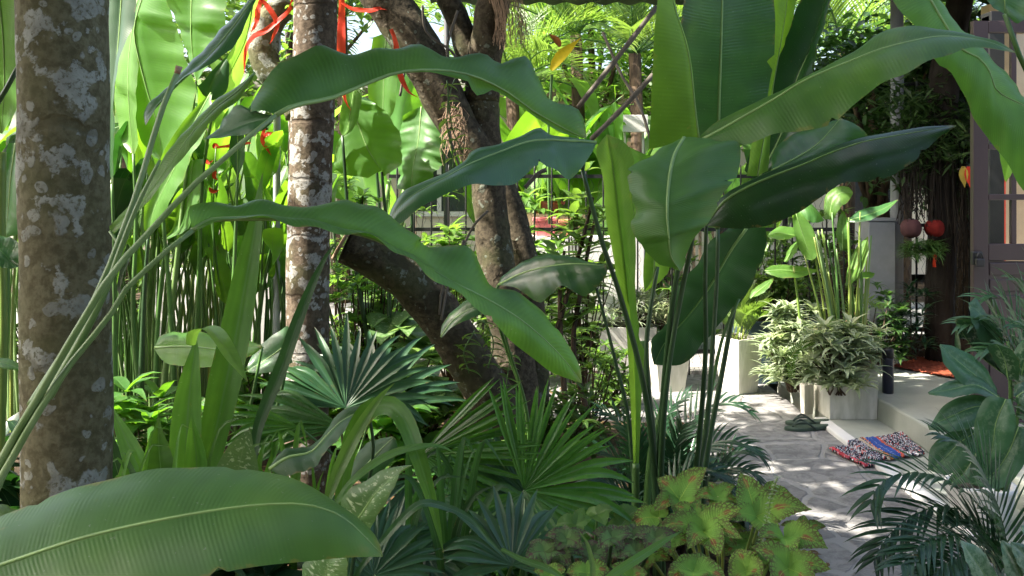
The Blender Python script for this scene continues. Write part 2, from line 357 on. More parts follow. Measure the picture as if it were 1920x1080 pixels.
M_col = leaf_mat('coleus_leaf', (.135, .29, .045), (.18, .36, .04), tr=.15, vein=14, slope=1.2, rough=.62, extra=col_extra((.20, .03, .03), (.07, .03, .02)), blem=0, rib=(.28, .42, .06), ribw=.03, var=.2, spec=.2, bumpd=.004)
M_cold = leaf_mat('coleus_leaf_dark', (.09, .18, .055), (.12, .16, .04), tr=.15, vein=14, slope=1.2, rough=.65, extra=col_extra((.09, .02, .04), (.05, .02, .03)), blem=0, rib=(.09, .04, .05), ribw=.05, var=.4, spec=.2, bumpd=.004)
M_stem = plain('stem_green', (.085, .19, .045), .4, .45, .4, 9, .1, .002, stretch=(1, 1, .25))
M_stemp = plain('stem_pale', (.20, .30, .12), .42, .45, .3, 9, .15, .002, col2=(.11, .20, .05), stretch=(1, 1, .25))
M_stemd = plain('stem_deep', (.035, .085, .03), .38, .45, .4, 9, .1, .002, stretch=(1, 1, .25))
M_stemy = plain('stem_yellow', (.26, .32, .07), .42, .45, .3, 9, .1, .002, col2=(.12, .22, .04), stretch=(1, 1, .25))
M_bark1 = lichen_bark('lichen_palm_bark', (.082, .076, .040), (.155, .148, .088), (.36, .39, .35), .55, 1.9, 9)
M_bark2 = lichen_bark('lichen_palm_bark_far', (.06, .045, .03), (.13, .10, .07), (.42, .42, .39), .60, 4.0, 11)
M_bark3 = lichen_bark('rough_tree_bark', (.034, .028, .018), (.088, .072, .048), (.22, .25, .20), .18, 0.0, 13)
M_bark4 = plain('brown_bark', (.10, .07, .045), .9, .2, .5, 22, .9, .012, col2=(.035, .025, .018), stretch=(1, 1, .3))
M_wood = plain('cut_wood', (.40, .28, .19), .85, .2, .4, 30, .4, .004)
M_twig = plain('grey_stick', (.16, .14, .115), .85, .2, .4, 20, .4, .004, stretch=(1, 1, .2))
# ---------------------------------------------------------------- the setting
def struct(o, name=None): o['kind'] = 'structure'; return o
def soil_mat():
    m, t, out = nm('garden_soil'); ob = objc(t); a = noi(t, ob, 7, 6, .65); b = noi(t, ob, 60, 5, .7); vo = nd(t, 'ShaderNodeTexVoronoi'); vo.inputs['Scale'].default_value = 45; t.links.new(ob, vo.inputs[0])
    base = mix(t, sstep(t, a.outputs[0], .35, .65), (.030, .022, .015), (.075, .055, .036)); base = mix(t, mth(t, 'MULTIPLY', sstep(t, b.outputs[0], .58, .68), .6), base, (.13, .10, .06))
    h = mth(t, 'ADD', a.outputs[0], mth(t, 'MULTIPLY', b.outputs[0], .6))
    t.links.new(bsdf(t, base, .95, .15, bump(t, h, .9, .02)).outputs[0], out.inputs[0]); return m
def stone_mat():
    m, t, out = nm('slate_paving'); ob = objc(t); n0 = noi(t, ob, 3.5, 3); dv = mix(t, .10, ob, n0.outputs[1])
    ed = nd(t, 'ShaderNodeTexVoronoi', feature='DISTANCE_TO_EDGE'); ed.inputs['Scale'].default_value = 3.6; t.links.new(dv, ed.inputs[0])
    ce = nd(t, 'ShaderNodeTexVoronoi'); ce.inputs['Scale'].default_value = 3.6; t.links.new(dv, ce.inputs[0])
    s = nd(t, 'ShaderNodeSeparateColor'); t.links.new(ce.outputs['Color'], s.inputs[0]); a = noi(t, ob, 14, 6, .65, .6); b = noi(t, ob, 90, 4)
    st = mix(t, s.outputs[0], (.175, .17, .168), (.265, .26, .25)); st = mix(t, sstep(t, a.outputs[0], .38, .66), st, (.14, .137, .135)); st = mix(t, mth(t, 'MULTIPLY', sstep(t, b.outputs[0], .55, .7), .4), st, (.30, .29, .28))
    j = sstep(t, mth(t, 'ADD', ed.outputs[0], mth(t, 'MULTIPLY', mth(t, 'SUBTRACT', a.outputs[0], .5), .05)), .035, .06)
    base = mix(t, mth(t, 'ADD', .18, mth(t, 'MULTIPLY', j, .82)), (.28, .275, .265), st); h = mth(t, 'ADD', mth(t, 'MULTIPLY', j, .5), mth(t, 'MULTIPLY', a.outputs[0], .8))
    t.links.new(bsdf(t, base, .7, .35, bump(t, h, .9, .02)).outputs[0], out.inputs[0]); return m
def tile_mat(name, col, size, joint, rough=.3):
    m, t, out = nm(name); ob = objc(t); sp = nd(t, 'ShaderNodeSeparateXYZ'); t.links.new(ob, sp.inputs[0]); n = noi(t, ob, 5, 5); n2 = noi(t, ob, 70, 3)
    def ln(v): 
        q = mth(t, 'ABSOLUTE', mth(t, 'SUBTRACT', mth(t, 'FRACT', mth(t, 'DIVIDE', v, size)), .5)); return sstep(t, q, .5 - .004 / size, .5 - .001 / size)
    k = mth(t, 'MAXIMUM', ln(sp.outputs[0]), ln(sp.outputs[1]))
    base = mix(t, sstep(t, n.outputs[0], .35, .7), col, tuple(c * .82 for c in col)); base = mix(t, mth(t, 'MULTIPLY', sstep(t, n2.outputs[0], .6, .75), .25), base, tuple(c * .6 for c in col)); base = mix(t, k, base, joint)
    t.links.new(bsdf(t, base, mth(t, 'ADD', rough, mth(t, 'MULTIPLY', n.outputs[0], .15)), .5, bump(t, mth(t, 'MULTIPLY', k, -1), .3, .003)).outputs[0], out.inputs[0]); return m
M_soil = soil_mat(); M_stone = stone_mat()
M_tile = tile_mat('porch_tile', (.36, .38, .33), .40, (.30, .31, .28)); M_conc = plain('concrete', (.42, .41, .38), .8, .3, .2, 9, .4, .004)
M_whitew = plain('white_plaster', (.72, .71, .68), .8, .3, .12, 4, .2, .003); M_beige = plain('beige_plaster', (.55, .42, .27), .8, .3, .12, 4, .2, .003)
M_pot = plain('white_planter', (.72, .70, .64), .6, .4, .22, 7, .5, .004, col2=(.42, .42, .34), stretch=(1, 1, .22)); M_teal = plain('teal_planter', (.05, .085, .10), .45, .5, .3, 6, .1, .003)
M_iron = plain('black_iron', (.014, .014, .016), .45, .5, .3, 20, .1, .001); M_hedge = None; M_terra = plain('terracotta', (.30, .12, .07), .75, .3, .25, 9, .3, .003)
M_grey = plain('grey_paint', (.23, .24, .26), .6, .4, .15, 7, .2, .002); M_road = plain('street_asphalt', (.24, .235, .23), .85, .3, .2, 12, .4, .004)
M_red = plain('red_cloth', (.72, .05, .018), .6, .3, .15, 30, .2, .001); M_door = plain('purple_brown_paint', (.046, .029, .032), .42, .5, .2, 10, .2, .002, stretch=(1, 1, .3))
M_dark = plain('dark_roofing', (.022, .026, .030), .6, .4, .2, 10, .2, .002); M_pipe = plain('grey_pipe', (.35, .37, .40), .45, .5, .15, 12, .1, .001)

def sheet(name, poly, z, mat, sub=0):
    me = bpy.data.meshes.new(name); me.from_pydata([(x, y, z) for x, y in poly], [], [tuple(range(len(poly)))]); me.materials.append(mat)
    o = bpy.data.objects.new(name, me); C.objects.link(o); return struct(o)
mb = MB(); nx = ny = 90; rows = []; uvs = []
def bedz(x, y):
    return -.03 + .05 * noise.noise(Vector((x * 2, y * 2, 0))) + .02 * noise.noise(Vector((x * 9, y * 9, 3))) - .05 * max(0, min(1, (x - .85) * 5))
for j in range(ny + 1):
    y = -1 + 8.2 * j / ny; rows.append([Vector((-4.5 + 9 * i / nx, y, bedz(-4.5 + 9 * i / nx, y))) for i in range(nx + 1)]); uvs.append([(i / nx, j / ny) for i in range(nx + 1)])
mb.grid(rows, uvs); struct(mb.build('soil_bed', M_soil))
sheet('ground', [(-150, -60), (150, -60), (150, 250), (-150, 250)], -.14, M_soil)
mb = MB(); mb.box((1.02, -.5, -.1), (1.868, 5.70, .0)); mb.box((-.25, 5.702, -.1), (1.868, 7.0, .001)); struct(mb.build('path', M_stone, smooth=False))
sheet('road', [(-60, 7.45), (60, 7.45), (60, 11.5), (-60, 11.5)], -.02, M_road)
mb = MB(); mb.box((-60, 7.18, -.12), (60, 7.448, -.005)); struct(mb.build('kerb', M_conc, smooth=False))
mb = MB(); mb.box((1.87, .5, -.1), (1.95, 5.62, .025)); struct(mb.build('path_edging', M_whitew, smooth=False, bevel=.01))
mb = MB(); mb.box((1.952, .5, -.1), (2.248, 6.9, .018)); struct(mb.build('lower_step', M_tile, smooth=False))
mb = MB(); mb.box((2.25, .5, -.1), (6.5, 6.95, .15)); struct(mb.build('porch_floor', M_tile, smooth=False, bevel=.012))
mb = MB(); mb.box((2.253, 6.952, -.1), (6.5, 7.15, .29)); struct(mb.build('threshold', plain('brown_tile', (.12, .075, .05), .5), smooth=False, bevel=.006))

# leaf litter on the bed: nobody could count it
rnd = random.Random(5); mb = MB()
for i in range(2600):
    x = rnd.uniform(-1.8, 1.25); y = rnd.uniform(2.6, 6.8)
    if y > 5.65 and x > -.25 and rnd.random() < .93: continue
    if x > 1.0 and rnd.random() < .6: continue
    z = max(bedz(x, y), 0 if x > 1.0 or (y > 5.7 and x > -.25) else -1) + .012; a = rnd.uniform(0, 6.28); L = rnd.uniform(.02, .06)
    blade(mb, arc((x, y, z), a, rnd.uniform(-.1, .5), L, rnd.uniform(.2, 1.2), 3), L * .28, (0, 0, 1), 'ovate', .3, 1)
M_lit = leaf_mat('dry_leaf', (.17, .105, .05), (.22, .12, .04), vein=4, rough=.8, rib=(.2, .13, .07), tr=.15, var=.4, spec=.2)
tag(mb.build('leaf_litter', M_lit), 'small dry brown leaves scattered on the soil under the plants', 'fallen leaves', kind='stuff')

# ---------------------------------------------------------------- fence, posts, wall, awning
def bars(name, label, x0, x1, Y, z0, z1, n, rails, group=None, r=.007):
    t = thing(name, label, 'fence', ((x0 + x1) / 2, Y, z0), group)
    for z in rails:
        b = MB(); b.box((x0, Y - .012, z - .014), (x1, Y + .012, z + .014)); b.build('rail', M_iron, t, False)
    for i in range(n):
        x = x0 + (x1 - x0) * (i + .5) / n; b = MB(); b.tube([(x, Y - .022, z0), (x, Y - .022, z1 - .04), (x, Y - .022, z1)], [r, r, .002], 6); b.build('bar', M_iron, t)
    m = MB(); p = .052; k = 0
    nz = int((min(rails[-1], z1) - z0) / p)
    for i in range(int((x1 - x0) / p)):
        pts = [];
        for j in range(nz + 1):
            dx = 0 if (j + i) % 2 else p * .48
            pts.append((x0 + i * p + dx, Y + .014, z0 + j * p)); 
        m.tube(pts, .0016, 3, cap=False)
    m.build('wire_mesh', M_iron, t)
    return t
bars('iron_fence', 'black iron bar fence with wire netting behind the crooked tree', -.95, 2.62, 7.0, 0.0, 1.62, 27, [.18, 1.12, 1.53])
bars('iron_gate', 'black iron gate with diamond wire behind the lanterns, beside the grey post', 2.93, 4.3, 7.05, .29, 2.3, 10, [.34, 1.15, 2.25], r=.009)
t = thing('grey_post', 'square grey concrete gate post behind the potted heliconia', 'post', (2.77, 6.85, 0)); b = MB(); b.box((2.66, 6.76, 0), (2.86, 6.95, 1.19)); b.build('shaft', M_grey, t, False, .006); b = MB(); b.box((2.652, 6.752, 1.192), (2.868, 6.958, 1.215)); b.build('cap', M_grey, t, False, .004)
b = MB(); b.tube([(2.925, 6.9, 0), (2.93, 6.9, 1.5), (2.93, 6.9, 3.02)], .048, 18); tag(b.build('pole', M_grey), 'tall round grey steel pole rising beside the gate', 'pole')
t = thing('white_wall', 'low white garden wall with a square pillar behind the left palms', 'wall', (-2.1, 6.4, -.1)); b = MB(); b.box((-2.55, 6.3, -.1), (-1.86, 6.42, .88)); b.build('panel', M_whitew, t, False, .008)
b = MB(); b.box((-1.86, 6.25, -.1), (-1.56, 6.45, 1.08)); b.build('pillar', M_whitew, t, False, .01); b = MB(); b.box((-1.89, 6.22, 1.082), (-1.53, 6.48, 1.13)); b.build('cap', M_conc, t, False, .01)
b = MB(); b.tube([P(516, 905, 5.1), P(518, 600, 5.1), P(520, 60, 5.1), P(521, -60, 5.1)], .020, 12); tag(b.build('pipe', M_pipe), 'slender pale grey pipe standing among the red-flowered stems', 'pipe')
# awning of wavy roofing over the middle of the garden
t = thing('awning', 'dark corrugated awning with a wavy front edge at the top of the view', 'awning', (.7, 7.1, 2.8)); b = MB(); rows = []; uvs = []
for j in range(9):
    y = 8.4 - 2.55 * j / 8; rows.append([Vector((-.75 + i * .025, y, 3.145 + .26 * j / 8 + .014 * math.sin(i * .02 * 2 * math.pi / .19))) for i in range(136)]); uvs.append([(i / 135, j / 8) for i in range(136)])
b.grid(rows, uvs); rt = b.build('roofing', M_dark, t); s = rt.modifiers.new('thick', 'SOLIDIFY'); s.thickness = .012
for x in (-.6, 2.5):
    b = MB(); b.tube([(x, 8.3, -.02), (x, 8.3, 3.13)], .025, 10); b.build('post', M_dark, t)
for y in (8.2, 6.0):
    b = MB(); b.box((-.72, y - .02, 3.20 + (8.4 - y) * .15), (2.5, y + .02, 3.24 + (8.4 - y) * .13)); b.build('beam', M_dark, t, False)

# ---------------------------------------------------------------- plant makers
PROF['fanseg'] = lambda t: (.05 + 1.0 * t / .60) if t < .60 else 1.05 * (1 - (t - .60) / .40) ** .7
def frond(mb, pts, LL, LW, n, nrm=(0, 0, 1), droop=.5, ang=.9, rr=.006, rnd=random, t0=.12, seg=4, vee=.35):
    mb.tube(pts[::2] if len(pts) > 12 else pts, [rr * (1 - .8 * i / (len(pts[::2] if len(pts) > 12 else pts))) for i in range(len(pts[::2] if len(pts) > 12 else pts))], 5, 1)
    N = len(pts) - 1
    for k in range(n):
        t = t0 + (1 - t0) * (k + .5) / n; i = min(int(t * N), N - 1); p = pts[i].lerp(pts[i + 1], t * N - i)
        T = (pts[i + 1] - pts[i]).normalized(); S = T.cross(Vector(nrm))
        if S.length < .05: S = T.cross(Vector((.3, 1, 0)))
        S.normalize(); U = S.cross(T)
        L = LL * (math.sin(math.pi * (.12 + .80 * t)) ** .6) * rnd.uniform(.9, 1.08); aa = ang * (1 - .45 * t)
        for sd in (-1, 1):
            a = aa + rnd.uniform(-.08, .08); d = (T * math.cos(a) + S * sd * math.sin(a) + U * vee).normalized(); q = p.copy(); pl = [q.copy()]
            for s in range(seg):
                q = q + d * (L / seg); pl.append(q.copy()); d = (d + Vector((0, 0, -droop * (s + 1) / seg * .55))).normalized()
            blade(mb, pl, LW, U + S * sd * .1, 'needle', .35, 1)
def fan(parent, hub, tips, Rr, nseg, mat, W=None, fwd=(0, -.35, 0), droop=.25, seed=0, a0=-60, a1=240, tilt=(0, -1, .25), asp=1.0, name='fan_leaf'):
    """fan palm leaf: pleated blades from one hub; angles in degrees in the leaf's own plane"""
    r_ = random.Random(seed); N = Vector(tilt).normalized(); X = Vector((1, 0, 0)); X = (X - N * X.dot(N)).normalized(); Z = N.cross(X) * -1
    if Z.z < 0: Z = -Z
    mb = MB(); st = R(a1 - a0) / nseg; W = W or Rr * .60 * math.tan(st / 2) * 1.12
    for k in range(nseg):
        a = R(a0) + st * (k + .5) + r_.uniform(-.02, .02); L = Rr * r_.uniform(.88, 1.04) * (1 - .12 * abs(math.sin((a - R((a0 + a1) / 2)) / 2)))
        a += r_.uniform(-.035, .035); dr_ = r_.uniform(.5, 2.0) if r_.random() < .8 else 3.5; d = (X * math.cos(a) + Z * math.sin(a) * asp + N * r_.uniform(.0, .2)).normalized(); q = Vector(hub); pl = [q.copy()]
        for s in range(9):
            q = q + d * (L / 9); pl.append(q.copy()); d = (d + Vector((0, 0, -droop * (.02 if s < 4 else .11 * dr_))) + Vector((r_.uniform(-.02, .02), 0, 0))).normalized()
        blade(mb, pl, W, N, 'fanseg', .55, 2)
    return mb.build(name, mat, parent)
def rosette(mb, p, n, L, W, rnd, up=.6, mat=0, droop=1.3, m=1, prof='lance', seg=4):
    for k in range(n):
        a = k * 2.4 + rnd.uniform(-.3, .3); el = up + rnd.uniform(-.5, .5)
        blade(mb, arc(p, a, el, L * rnd.uniform(.7, 1.1), droop * rnd.uniform(.6, 1.3), seg), W * rnd.uniform(.8, 1.15), (0, 0, 1), prof, .3, m)
def bush(name, label, cat, c, rx, ry, h, n, L, W, mat, seed, group=None, per=12, z0=0.0, low=.1, stemmat=None, prof='lance'):
    rnd = random.Random(seed); t = thing(name, label, cat, (c[0], c[1], z0), group); f = MB(); s = MB()
    for i in range(n):
        a = rnd.uniform(0, 6.283); q = rnd.random() ** .5 * (1 + .35 * noise.noise(Vector((math.cos(a) * 1.7 + seed, math.sin(a) * 1.7, i * .02)))); z = z0 + h * (1 + .4 * noise.noise(Vector((math.cos(a) * 1.3, math.sin(a) * 1.3, seed * .7)))) * (low + (1 - low) * rnd.random()); k = math.sqrt(max(.1, 1 - ((z - z0) / h - .45) ** 2 * 2.0))
        p = Vector((c[0] + math.cos(a) * q * rx * k, c[1] + math.sin(a) * q * ry * k, z)); rosette(f, p, per, L, W, rnd, .4, prof=prof)
        if i % 2 == 0: b0 = Vector((c[0] + rnd.uniform(-.05, .05), c[1] + rnd.uniform(-.05, .05), z0)); s.tube([b0, b0.lerp(p, .5) + Vector((rnd.uniform(-.02, .02), 0, .03)), p], [.006, .005, .003], 5)
    f.build('foliage', mat, t); s.build('stem', stemmat or M_bark4, t); return t
def clump(name, label, cat, c, n, H, LL, LW, mats, seed, group=None, spread=.12, lean=.35, droop=.9, z0=-.02, stem=None, az=None, rs=.011, mixed=.5, fold=.35, hmin=.55):
    rnd = random.Random(seed); t = thing(name, label, cat, (c[0], c[1], z0), group)
    for i in range(n):
        b0 = Vector((c[0] + rnd.gauss(0, spread), c[1] + rnd.gauss(0, spread * .6), z0)); a = az(rnd) if az else rnd.uniform(0, 6.283)
        h = H * rnd.uniform(hmin, 1.0); l = lean * rnd.uniform(.2, 1.0); top = b0 + Vector((math.cos(a) * l * h, math.sin(a) * l * h, h))
        q = cr([b0, b0.lerp(top, .5) + Vector((-math.cos(a) * .04 * h, -math.sin(a) * .04 * h, 0)), top], 8)
        s = MB(); s.tube(q, [rs * (1.25 - .6 * k / 8) for k in range(9)], 6); s.build('petiole', stem or M_stem, t)
        T = (q[-1] - q[-2]).normalized(); el = math.asin(T.z); L = LL * rnd.uniform(.7, 1.15)
        f = MB(); pts = arc(top, a, el, L, droop * rnd.uniform(.5, 1.5), 14, .02, rnd)
        blade(f, pts, LW * rnd.uniform(.75, 1.1), (math.cos(a + 1.2) * .3, math.sin(a + 1.2) * .3 - .25, .9), 'paddle', fold * rnd.uniform(.3, 1.3), 4, ruf=.06, ph=rnd.random() * 6, twist=rnd.uniform(-.5, .5))
        f.build('leaf', rnd.choice(mats), t)
    return t
def crownmesh(mb, c, rx, ry, rz, n, L, W, rnd, clumps=14, prof='ovate'):
    cs = [Vector((rnd.uniform(-1, 1) * rx, rnd.uniform(-1, 1) * ry, rnd.uniform(-1, 1) * rz)) for _ in range(clumps)]
    for i in range(n):
        k = rnd.choice(cs); p = Vector(c) + k * .8 + Vector((rnd.gauss(0, rx * .22), rnd.gauss(0, ry * .22), rnd.gauss(0, rz * .26)))
        a = rnd.uniform(0, 6.283); l = L * rnd.uniform(.6, 1.2)
        blade(mb, arc(p, a, rnd.uniform(-.9, .6), l, rnd.uniform(0, .8), 2), W * l / L, (rnd.uniform(-.6, .6), rnd.uniform(-.6, .6), 1), prof, .3, 1)
def palmcrown(t, c, n, L, LL, rnd, mat=None, el0=.9, n2=34, LW=.022):
    for i in range(n):
        a = i * 2.4 + rnd.uniform(-.3, .3); f = MB(); frond(f, arc(c, a, el0 * rnd.uniform(.3, 1.2), L * rnd.uniform(.85, 1.1), rnd.uniform(1.2, 1.9), 16), LL, LW, n2, rnd=rnd, rr=.014, seg=3)
        f.build('frond', None, t, mats=[mat or M_palm, M_stem])

# ---------------------------------------------------------------- beyond the fence
rnd = random.Random(11)
M_proof = plain('pale_roofing', (.50, .46, .42), .8)
t = thing('neighbour_house', 'pale cream house across the street behind bright palms', 'house', (3.5, 15, 0))
b = MB(); b.box((-9, 15, 0), (9, 20, 3.0)); b.build('wall', plain('cream_plaster', (.66, .60, .48), .8, .3, .1, 3, .2, .003), t, False)
b = MB(); b.box((-9.5, 14.2, 3.0), (9.5, 20.5, 3.12)); b.box((-9.2, 14.5, 3.12), (9.2, 20.2, 3.3)); b.build('roof', M_proof, t, False)
for x in (-7, -4.2, -1.2, 1.2, 3.2, 6.0):
    f = MB()
    for z in (1.0, 2.3): f.box((x - .5, 14.94, z - .04), (x + .5, 14.998, z + .04))
    for xx in (x - .46, x, x + .46): f.box((xx - .035, 14.93, 1.042), (xx + .035, 14.997, 2.258))
    w_ = f.build('window', M_whitew, t, False); g = MB(); g.box((x - .44, 14.96, 1.045), (x + .44, 14.985, 2.255)); g.build('pane', plain('dark_glass', (.03, .04, .05), .08, .6), w_, False)
t = thing('timber_railing', 'low timber railing in front of the house across the street', 'railing', (1.4, 11.6, 0)); b = MB()
for z in (1.62, 2.0): b.box((.2, 11.58, z - .025), (2.6, 11.62, z + .025))
b.build('rail', M_wood, t, False); b = MB()
for i in range(30): b.box((.22 + i * .08, 11.57, .0), (.26 + i * .08, 11.574, 1.98))
b.build('slats', M_wood, t, False)
b = MB(); b.box((P(1163, 0, 9.4).x, 9.36, P(0, 248, 9.4).z), (P(1214, 0, 9.4).x, 9.4, P(0, 216, 9.4).z)); b.box((P(1170, 0, 9.4).x, 9.402, .0), (P(1174, 0, 9.4).x, 9.43, P(0, 222, 9.4).z)); b.box((P(1204, 0, 9.4).x, 9.402, .0), (P(1208, 0, 9.4).x, 9.43, P(0, 222, 9.4).z)); tag(b.build('display_board', M_whitew, None, False, .004), 'plain white upright board standing across the street', 'board')
g = 'bright banana-like clumps across the street'
for i, (px, Y, H, n, lab) in enumerate([(1130, 8.6, 2.0, 9, 'sunlit broad-leaved clump above the crooked tree fork, across the fence'), (1010, 9.3, 2.3, 9, 'pale sunlit broad-leaved clump behind the yellow bract'), (1195, 9.8, 2.7, 9, 'tall blue-green banana plant directly left of the big upright leaves'), (975, 8.5, 2.2, 10, 'pale sunlit clump directly behind the fork of the crooked tree'), (1085, 10.2, 3.3, 12, 'tall pale clump behind the yellow bract under the awning'), (1180, 11.0, 3.4, 12, 'tallest pale clump behind the white board'), (1420, 9.2, 2.2, 8, 'banana-like clump across the fence hidden by the big upright leaves'), (700, 8.4, 2.6, 10, 'sunlit broad-leaved clump seen between the two right-hand trunks'), (430, 8.6, 2.8, 10, 'sunlit broad-leaved clump far behind the left palm trunks'), (150, 8.4, 2.8, 10, 'sunlit broad-leaved clump at the far left beyond the white wall')]):
    c = P(px, 350, Y); clump('banana_plant', lab, 'banana plant', (c.x, Y), n, H * .62, 1.25, .17, [M_back, M_bany, M_ban], 100 + i, g, .2, .4, 1.0, stem=M_stemp, rs=.03)
g = 'palms growing across the street'
for i, (px, Y, H, L, lab) in enumerate([(1080, 10.5, 3.2, 1.9, 'feathery palm across the street under the awning edge'), (960, 9.9, 2.5, 1.5, 'low feathery palm across the street right of the crooked tree'), (1190, 9.9, 2.9, 1.6, 'feathery palm across the street left of the tall upright leaves'), (1580, 9.6, 2.9, 1.7, 'feathery palm with a brown stem seen right of the upright leaves'), (1690, 11, 3.1, 1.9, 'feathery palm behind the round grey pole'), (640, 11.5, 3.6, 2.2, 'feathery palm far behind the second trunk'), (230, 11, 3.4, 2.2, 'feathery palm far behind the leftmost trunk')]):
    c = P(px, 350, Y); t = thing('palm_tree', lab, 'palm tree', (c.x, Y, 0), g); b = MB(); b.tube([(c.x, Y, -.1), (c.x + .05, Y, H * .5), (c.x, Y, H)], [.11, .08, .07], 10); b.build('trunk', M_bark4, t); palmcrown(t, (c.x, Y, H), 15, L, .42, rnd, M_palml, 1.1, 30, .016)
g = 'leafy trees beyond the garden'
for i, (px, Y, H, rx, rz, n, lab, mt) in enumerate([(1640, 7.75, 2.15, .65, .6, 5200, 'dark dense tree behind the grey pole and the long drooping leaf', M_tree), (1800, 7.9, 2.3, .7, .8, 5000, 'dark tree behind the lanterns and the door', M_tree), (1350, 12.5, 3.4, 1.6, 1.3, 2600, 'leafy tree far behind the tall upright leaves', M_small), (960, 17, 5.2, 1.7, 1.0, 1500, 'bright leafy tree far behind the crooked tree', M_bany), (1110, 13.5, 3.7, 1.7, 1.3, 3000, 'bright leafy tree far behind the yellow bract', M_bany), (520, 12.5, 3.5, 2.0, 1.5, 3200, 'bright leafy tree far behind the second trunk', M_small), (60, 12, 3.5, 2.2, 1.6, 3200, 'leafy tree at the far left of the view', M_small), (1950, 12.5, 3.8, 2, 1.6, 3000, 'leafy tree far behind the house door', M_tree)]):
    c = P(px, 350, Y); t = thing('leafy_tree', lab, 'tree', (c.x, Y, 0), g); b = MB(); b.tube([(c.x, Y, -.1), (c.x + .06, Y, H * .5), (c.x - .03, Y, H + .3)], [.10, .08, .04], 9)
    for k in range(5): a = k * 1.3; b.tube([(c.x, Y, H * .55), (c.x + math.cos(a) * rx * .4, Y + math.sin(a) * rx * .4, H * .9), (c.x + math.cos(a) * rx * .8, Y + math.sin(a) * rx * .8, H + rz * .4)], [.04, .03, .012], 6)
    b.build('trunk', M_bark4, t); f = MB(); crownmesh(f, (c.x, Y, H), rx, rx, rz, n, .11 if i < 2 else .2, .03 if i < 2 else .06, rnd, 22); f.build('crown', mt, t)
g = 'shrubs along the street'
for i, (px, Y, h, lab) in enumerate([(-80, 6.3, 1.2, 'dark shrub filling the far left edge behind the stems'), (60, 6.4, 1.1, 'shrub behind the stems left of the nearest trunk'), (190, 6.5, 1.25, 'shrub behind the nearest trunk'), (290, 6.55, 1.0, 'shrub between the nearest trunk and the white wall'), (960, 7.7, .8, 'small shrub beyond the fence right of the crooked tree fork'), (870, 7.9, .9, 'low green shrub beyond the fence beside the crooked tree'), (1100, 8.0, .8, 'low sunlit shrub beyond the fence'), (1250, 8.2, .9, 'shrub beyond the fence behind the tall stems'), (1480, 7.8, 1.1, 'shrub beyond the fence left of the grey post'), (1560, 7.7, 1.2, 'taller shrub beyond the fence behind the heliconia stems'), (640, 7.6, 1.5, 'shrub behind the second trunk at the fence'), (760, 7.5, 1.2, 'shrub beyond the fence left of the crooked tree')]):
    c = P(px, 350, Y); bush('shrub', lab, 'shrub', (c.x, Y), .45, .3, h, 70, .13, .022, M_small, 300 + i, g, 9)
# troughs and pots just beyond the fence
def trough(px0, px1, py0, py1, Y, mat, label, leafy=True, seed=0):
    a = P(px0, py0, Y); b_ = P(px1, py1, Y); t = thing('plant_trough', label, 'planter', ((a.x + b_.x) / 2, Y, b_.z))
    b = MB(); b.box((a.x, Y - .1, b_.z), (b_.x, Y + .1, a.z), taper=.85); b.build('trough_body', mat, t, False, .008); b = MB(); b.box((a.x - .012, Y - .112, a.z - .03), (b_.x + .012, Y + .112, a.z + .002)); b.build('rim', mat, t, False, .006)
    if leafy:
        f = MB(); r2 = random.Random(seed)
        for i in range(60): rosette(f, Vector((r2.uniform(a.x, b_.x), Y + r2.uniform(-.08, .08), a.z + r2.uniform(.02, .1))), 7, .08, .009, r2)
        tag(f.build('trough_plant', M_small), 'low fresh green plants filling the ' + label.split(' on ')[0], 'plant')
t = thing('street_ledge', 'pale ledge with two levels carrying pots beyond the iron fence', 'ledge', (.45, 8.1, 0)); b = MB(); b.box((-.1, 7.85, -.02), (1.15, 8.25, P(0, 443, 7.9).z)); b.build('lower_level', M_whitew, t, False, .01)
b = MB(); b.box((-.1, 8.27, -.02), (1.15, 8.6, P(0, 401, 8.2).z)); b.build('upper_level', M_beige, t, False, .01)
trough(1000, 1056, 377, 401, 8.4, M_terra, 'brown clay trough on the upper ledge beyond the fence', True, 1)
trough(1001, 1042, 408, 443, 8.0, plain('pink_clay', (.62, .17, .17), .6), 'pink clay trough on the lower ledge beyond the fence', False, 2)
trough(1048, 1080, 412, 443, 8.0, plain('orange_clay', (.55, .24, .13), .6), 'orange clay trough right of the pink one beyond the fence', False, 3)
# yellow hanging bract plant
t = thing('yellow_heliconia', 'orange and yellow flower bract rising among pale leaves under the awning', 'flower', P(1035, 330, 7.8)); b = MB(); b.tube(curve3('1030,420 1028,250 1035,140', 7.8, 8), .012, 6); b.build('stem', M_stem, t)
b = MB(); blade(b, curve3('1034,132 1052,108 1074,86 1090,70', 7.8, 6), .055, (-.3, -1, .4), 'lance', .5, 2); b.build('bract', plain('yellow_bract', (.80, .62, .02), .5), t); b = MB(); blade(b, curve3('1050,88 1042,76 1034,68 1028,62', 7.8, 6), .035, (.3, -1, .4), 'lance', .5, 2); b.build('bract', plain('orange_bract', (.55, .20, .05), .5), t)

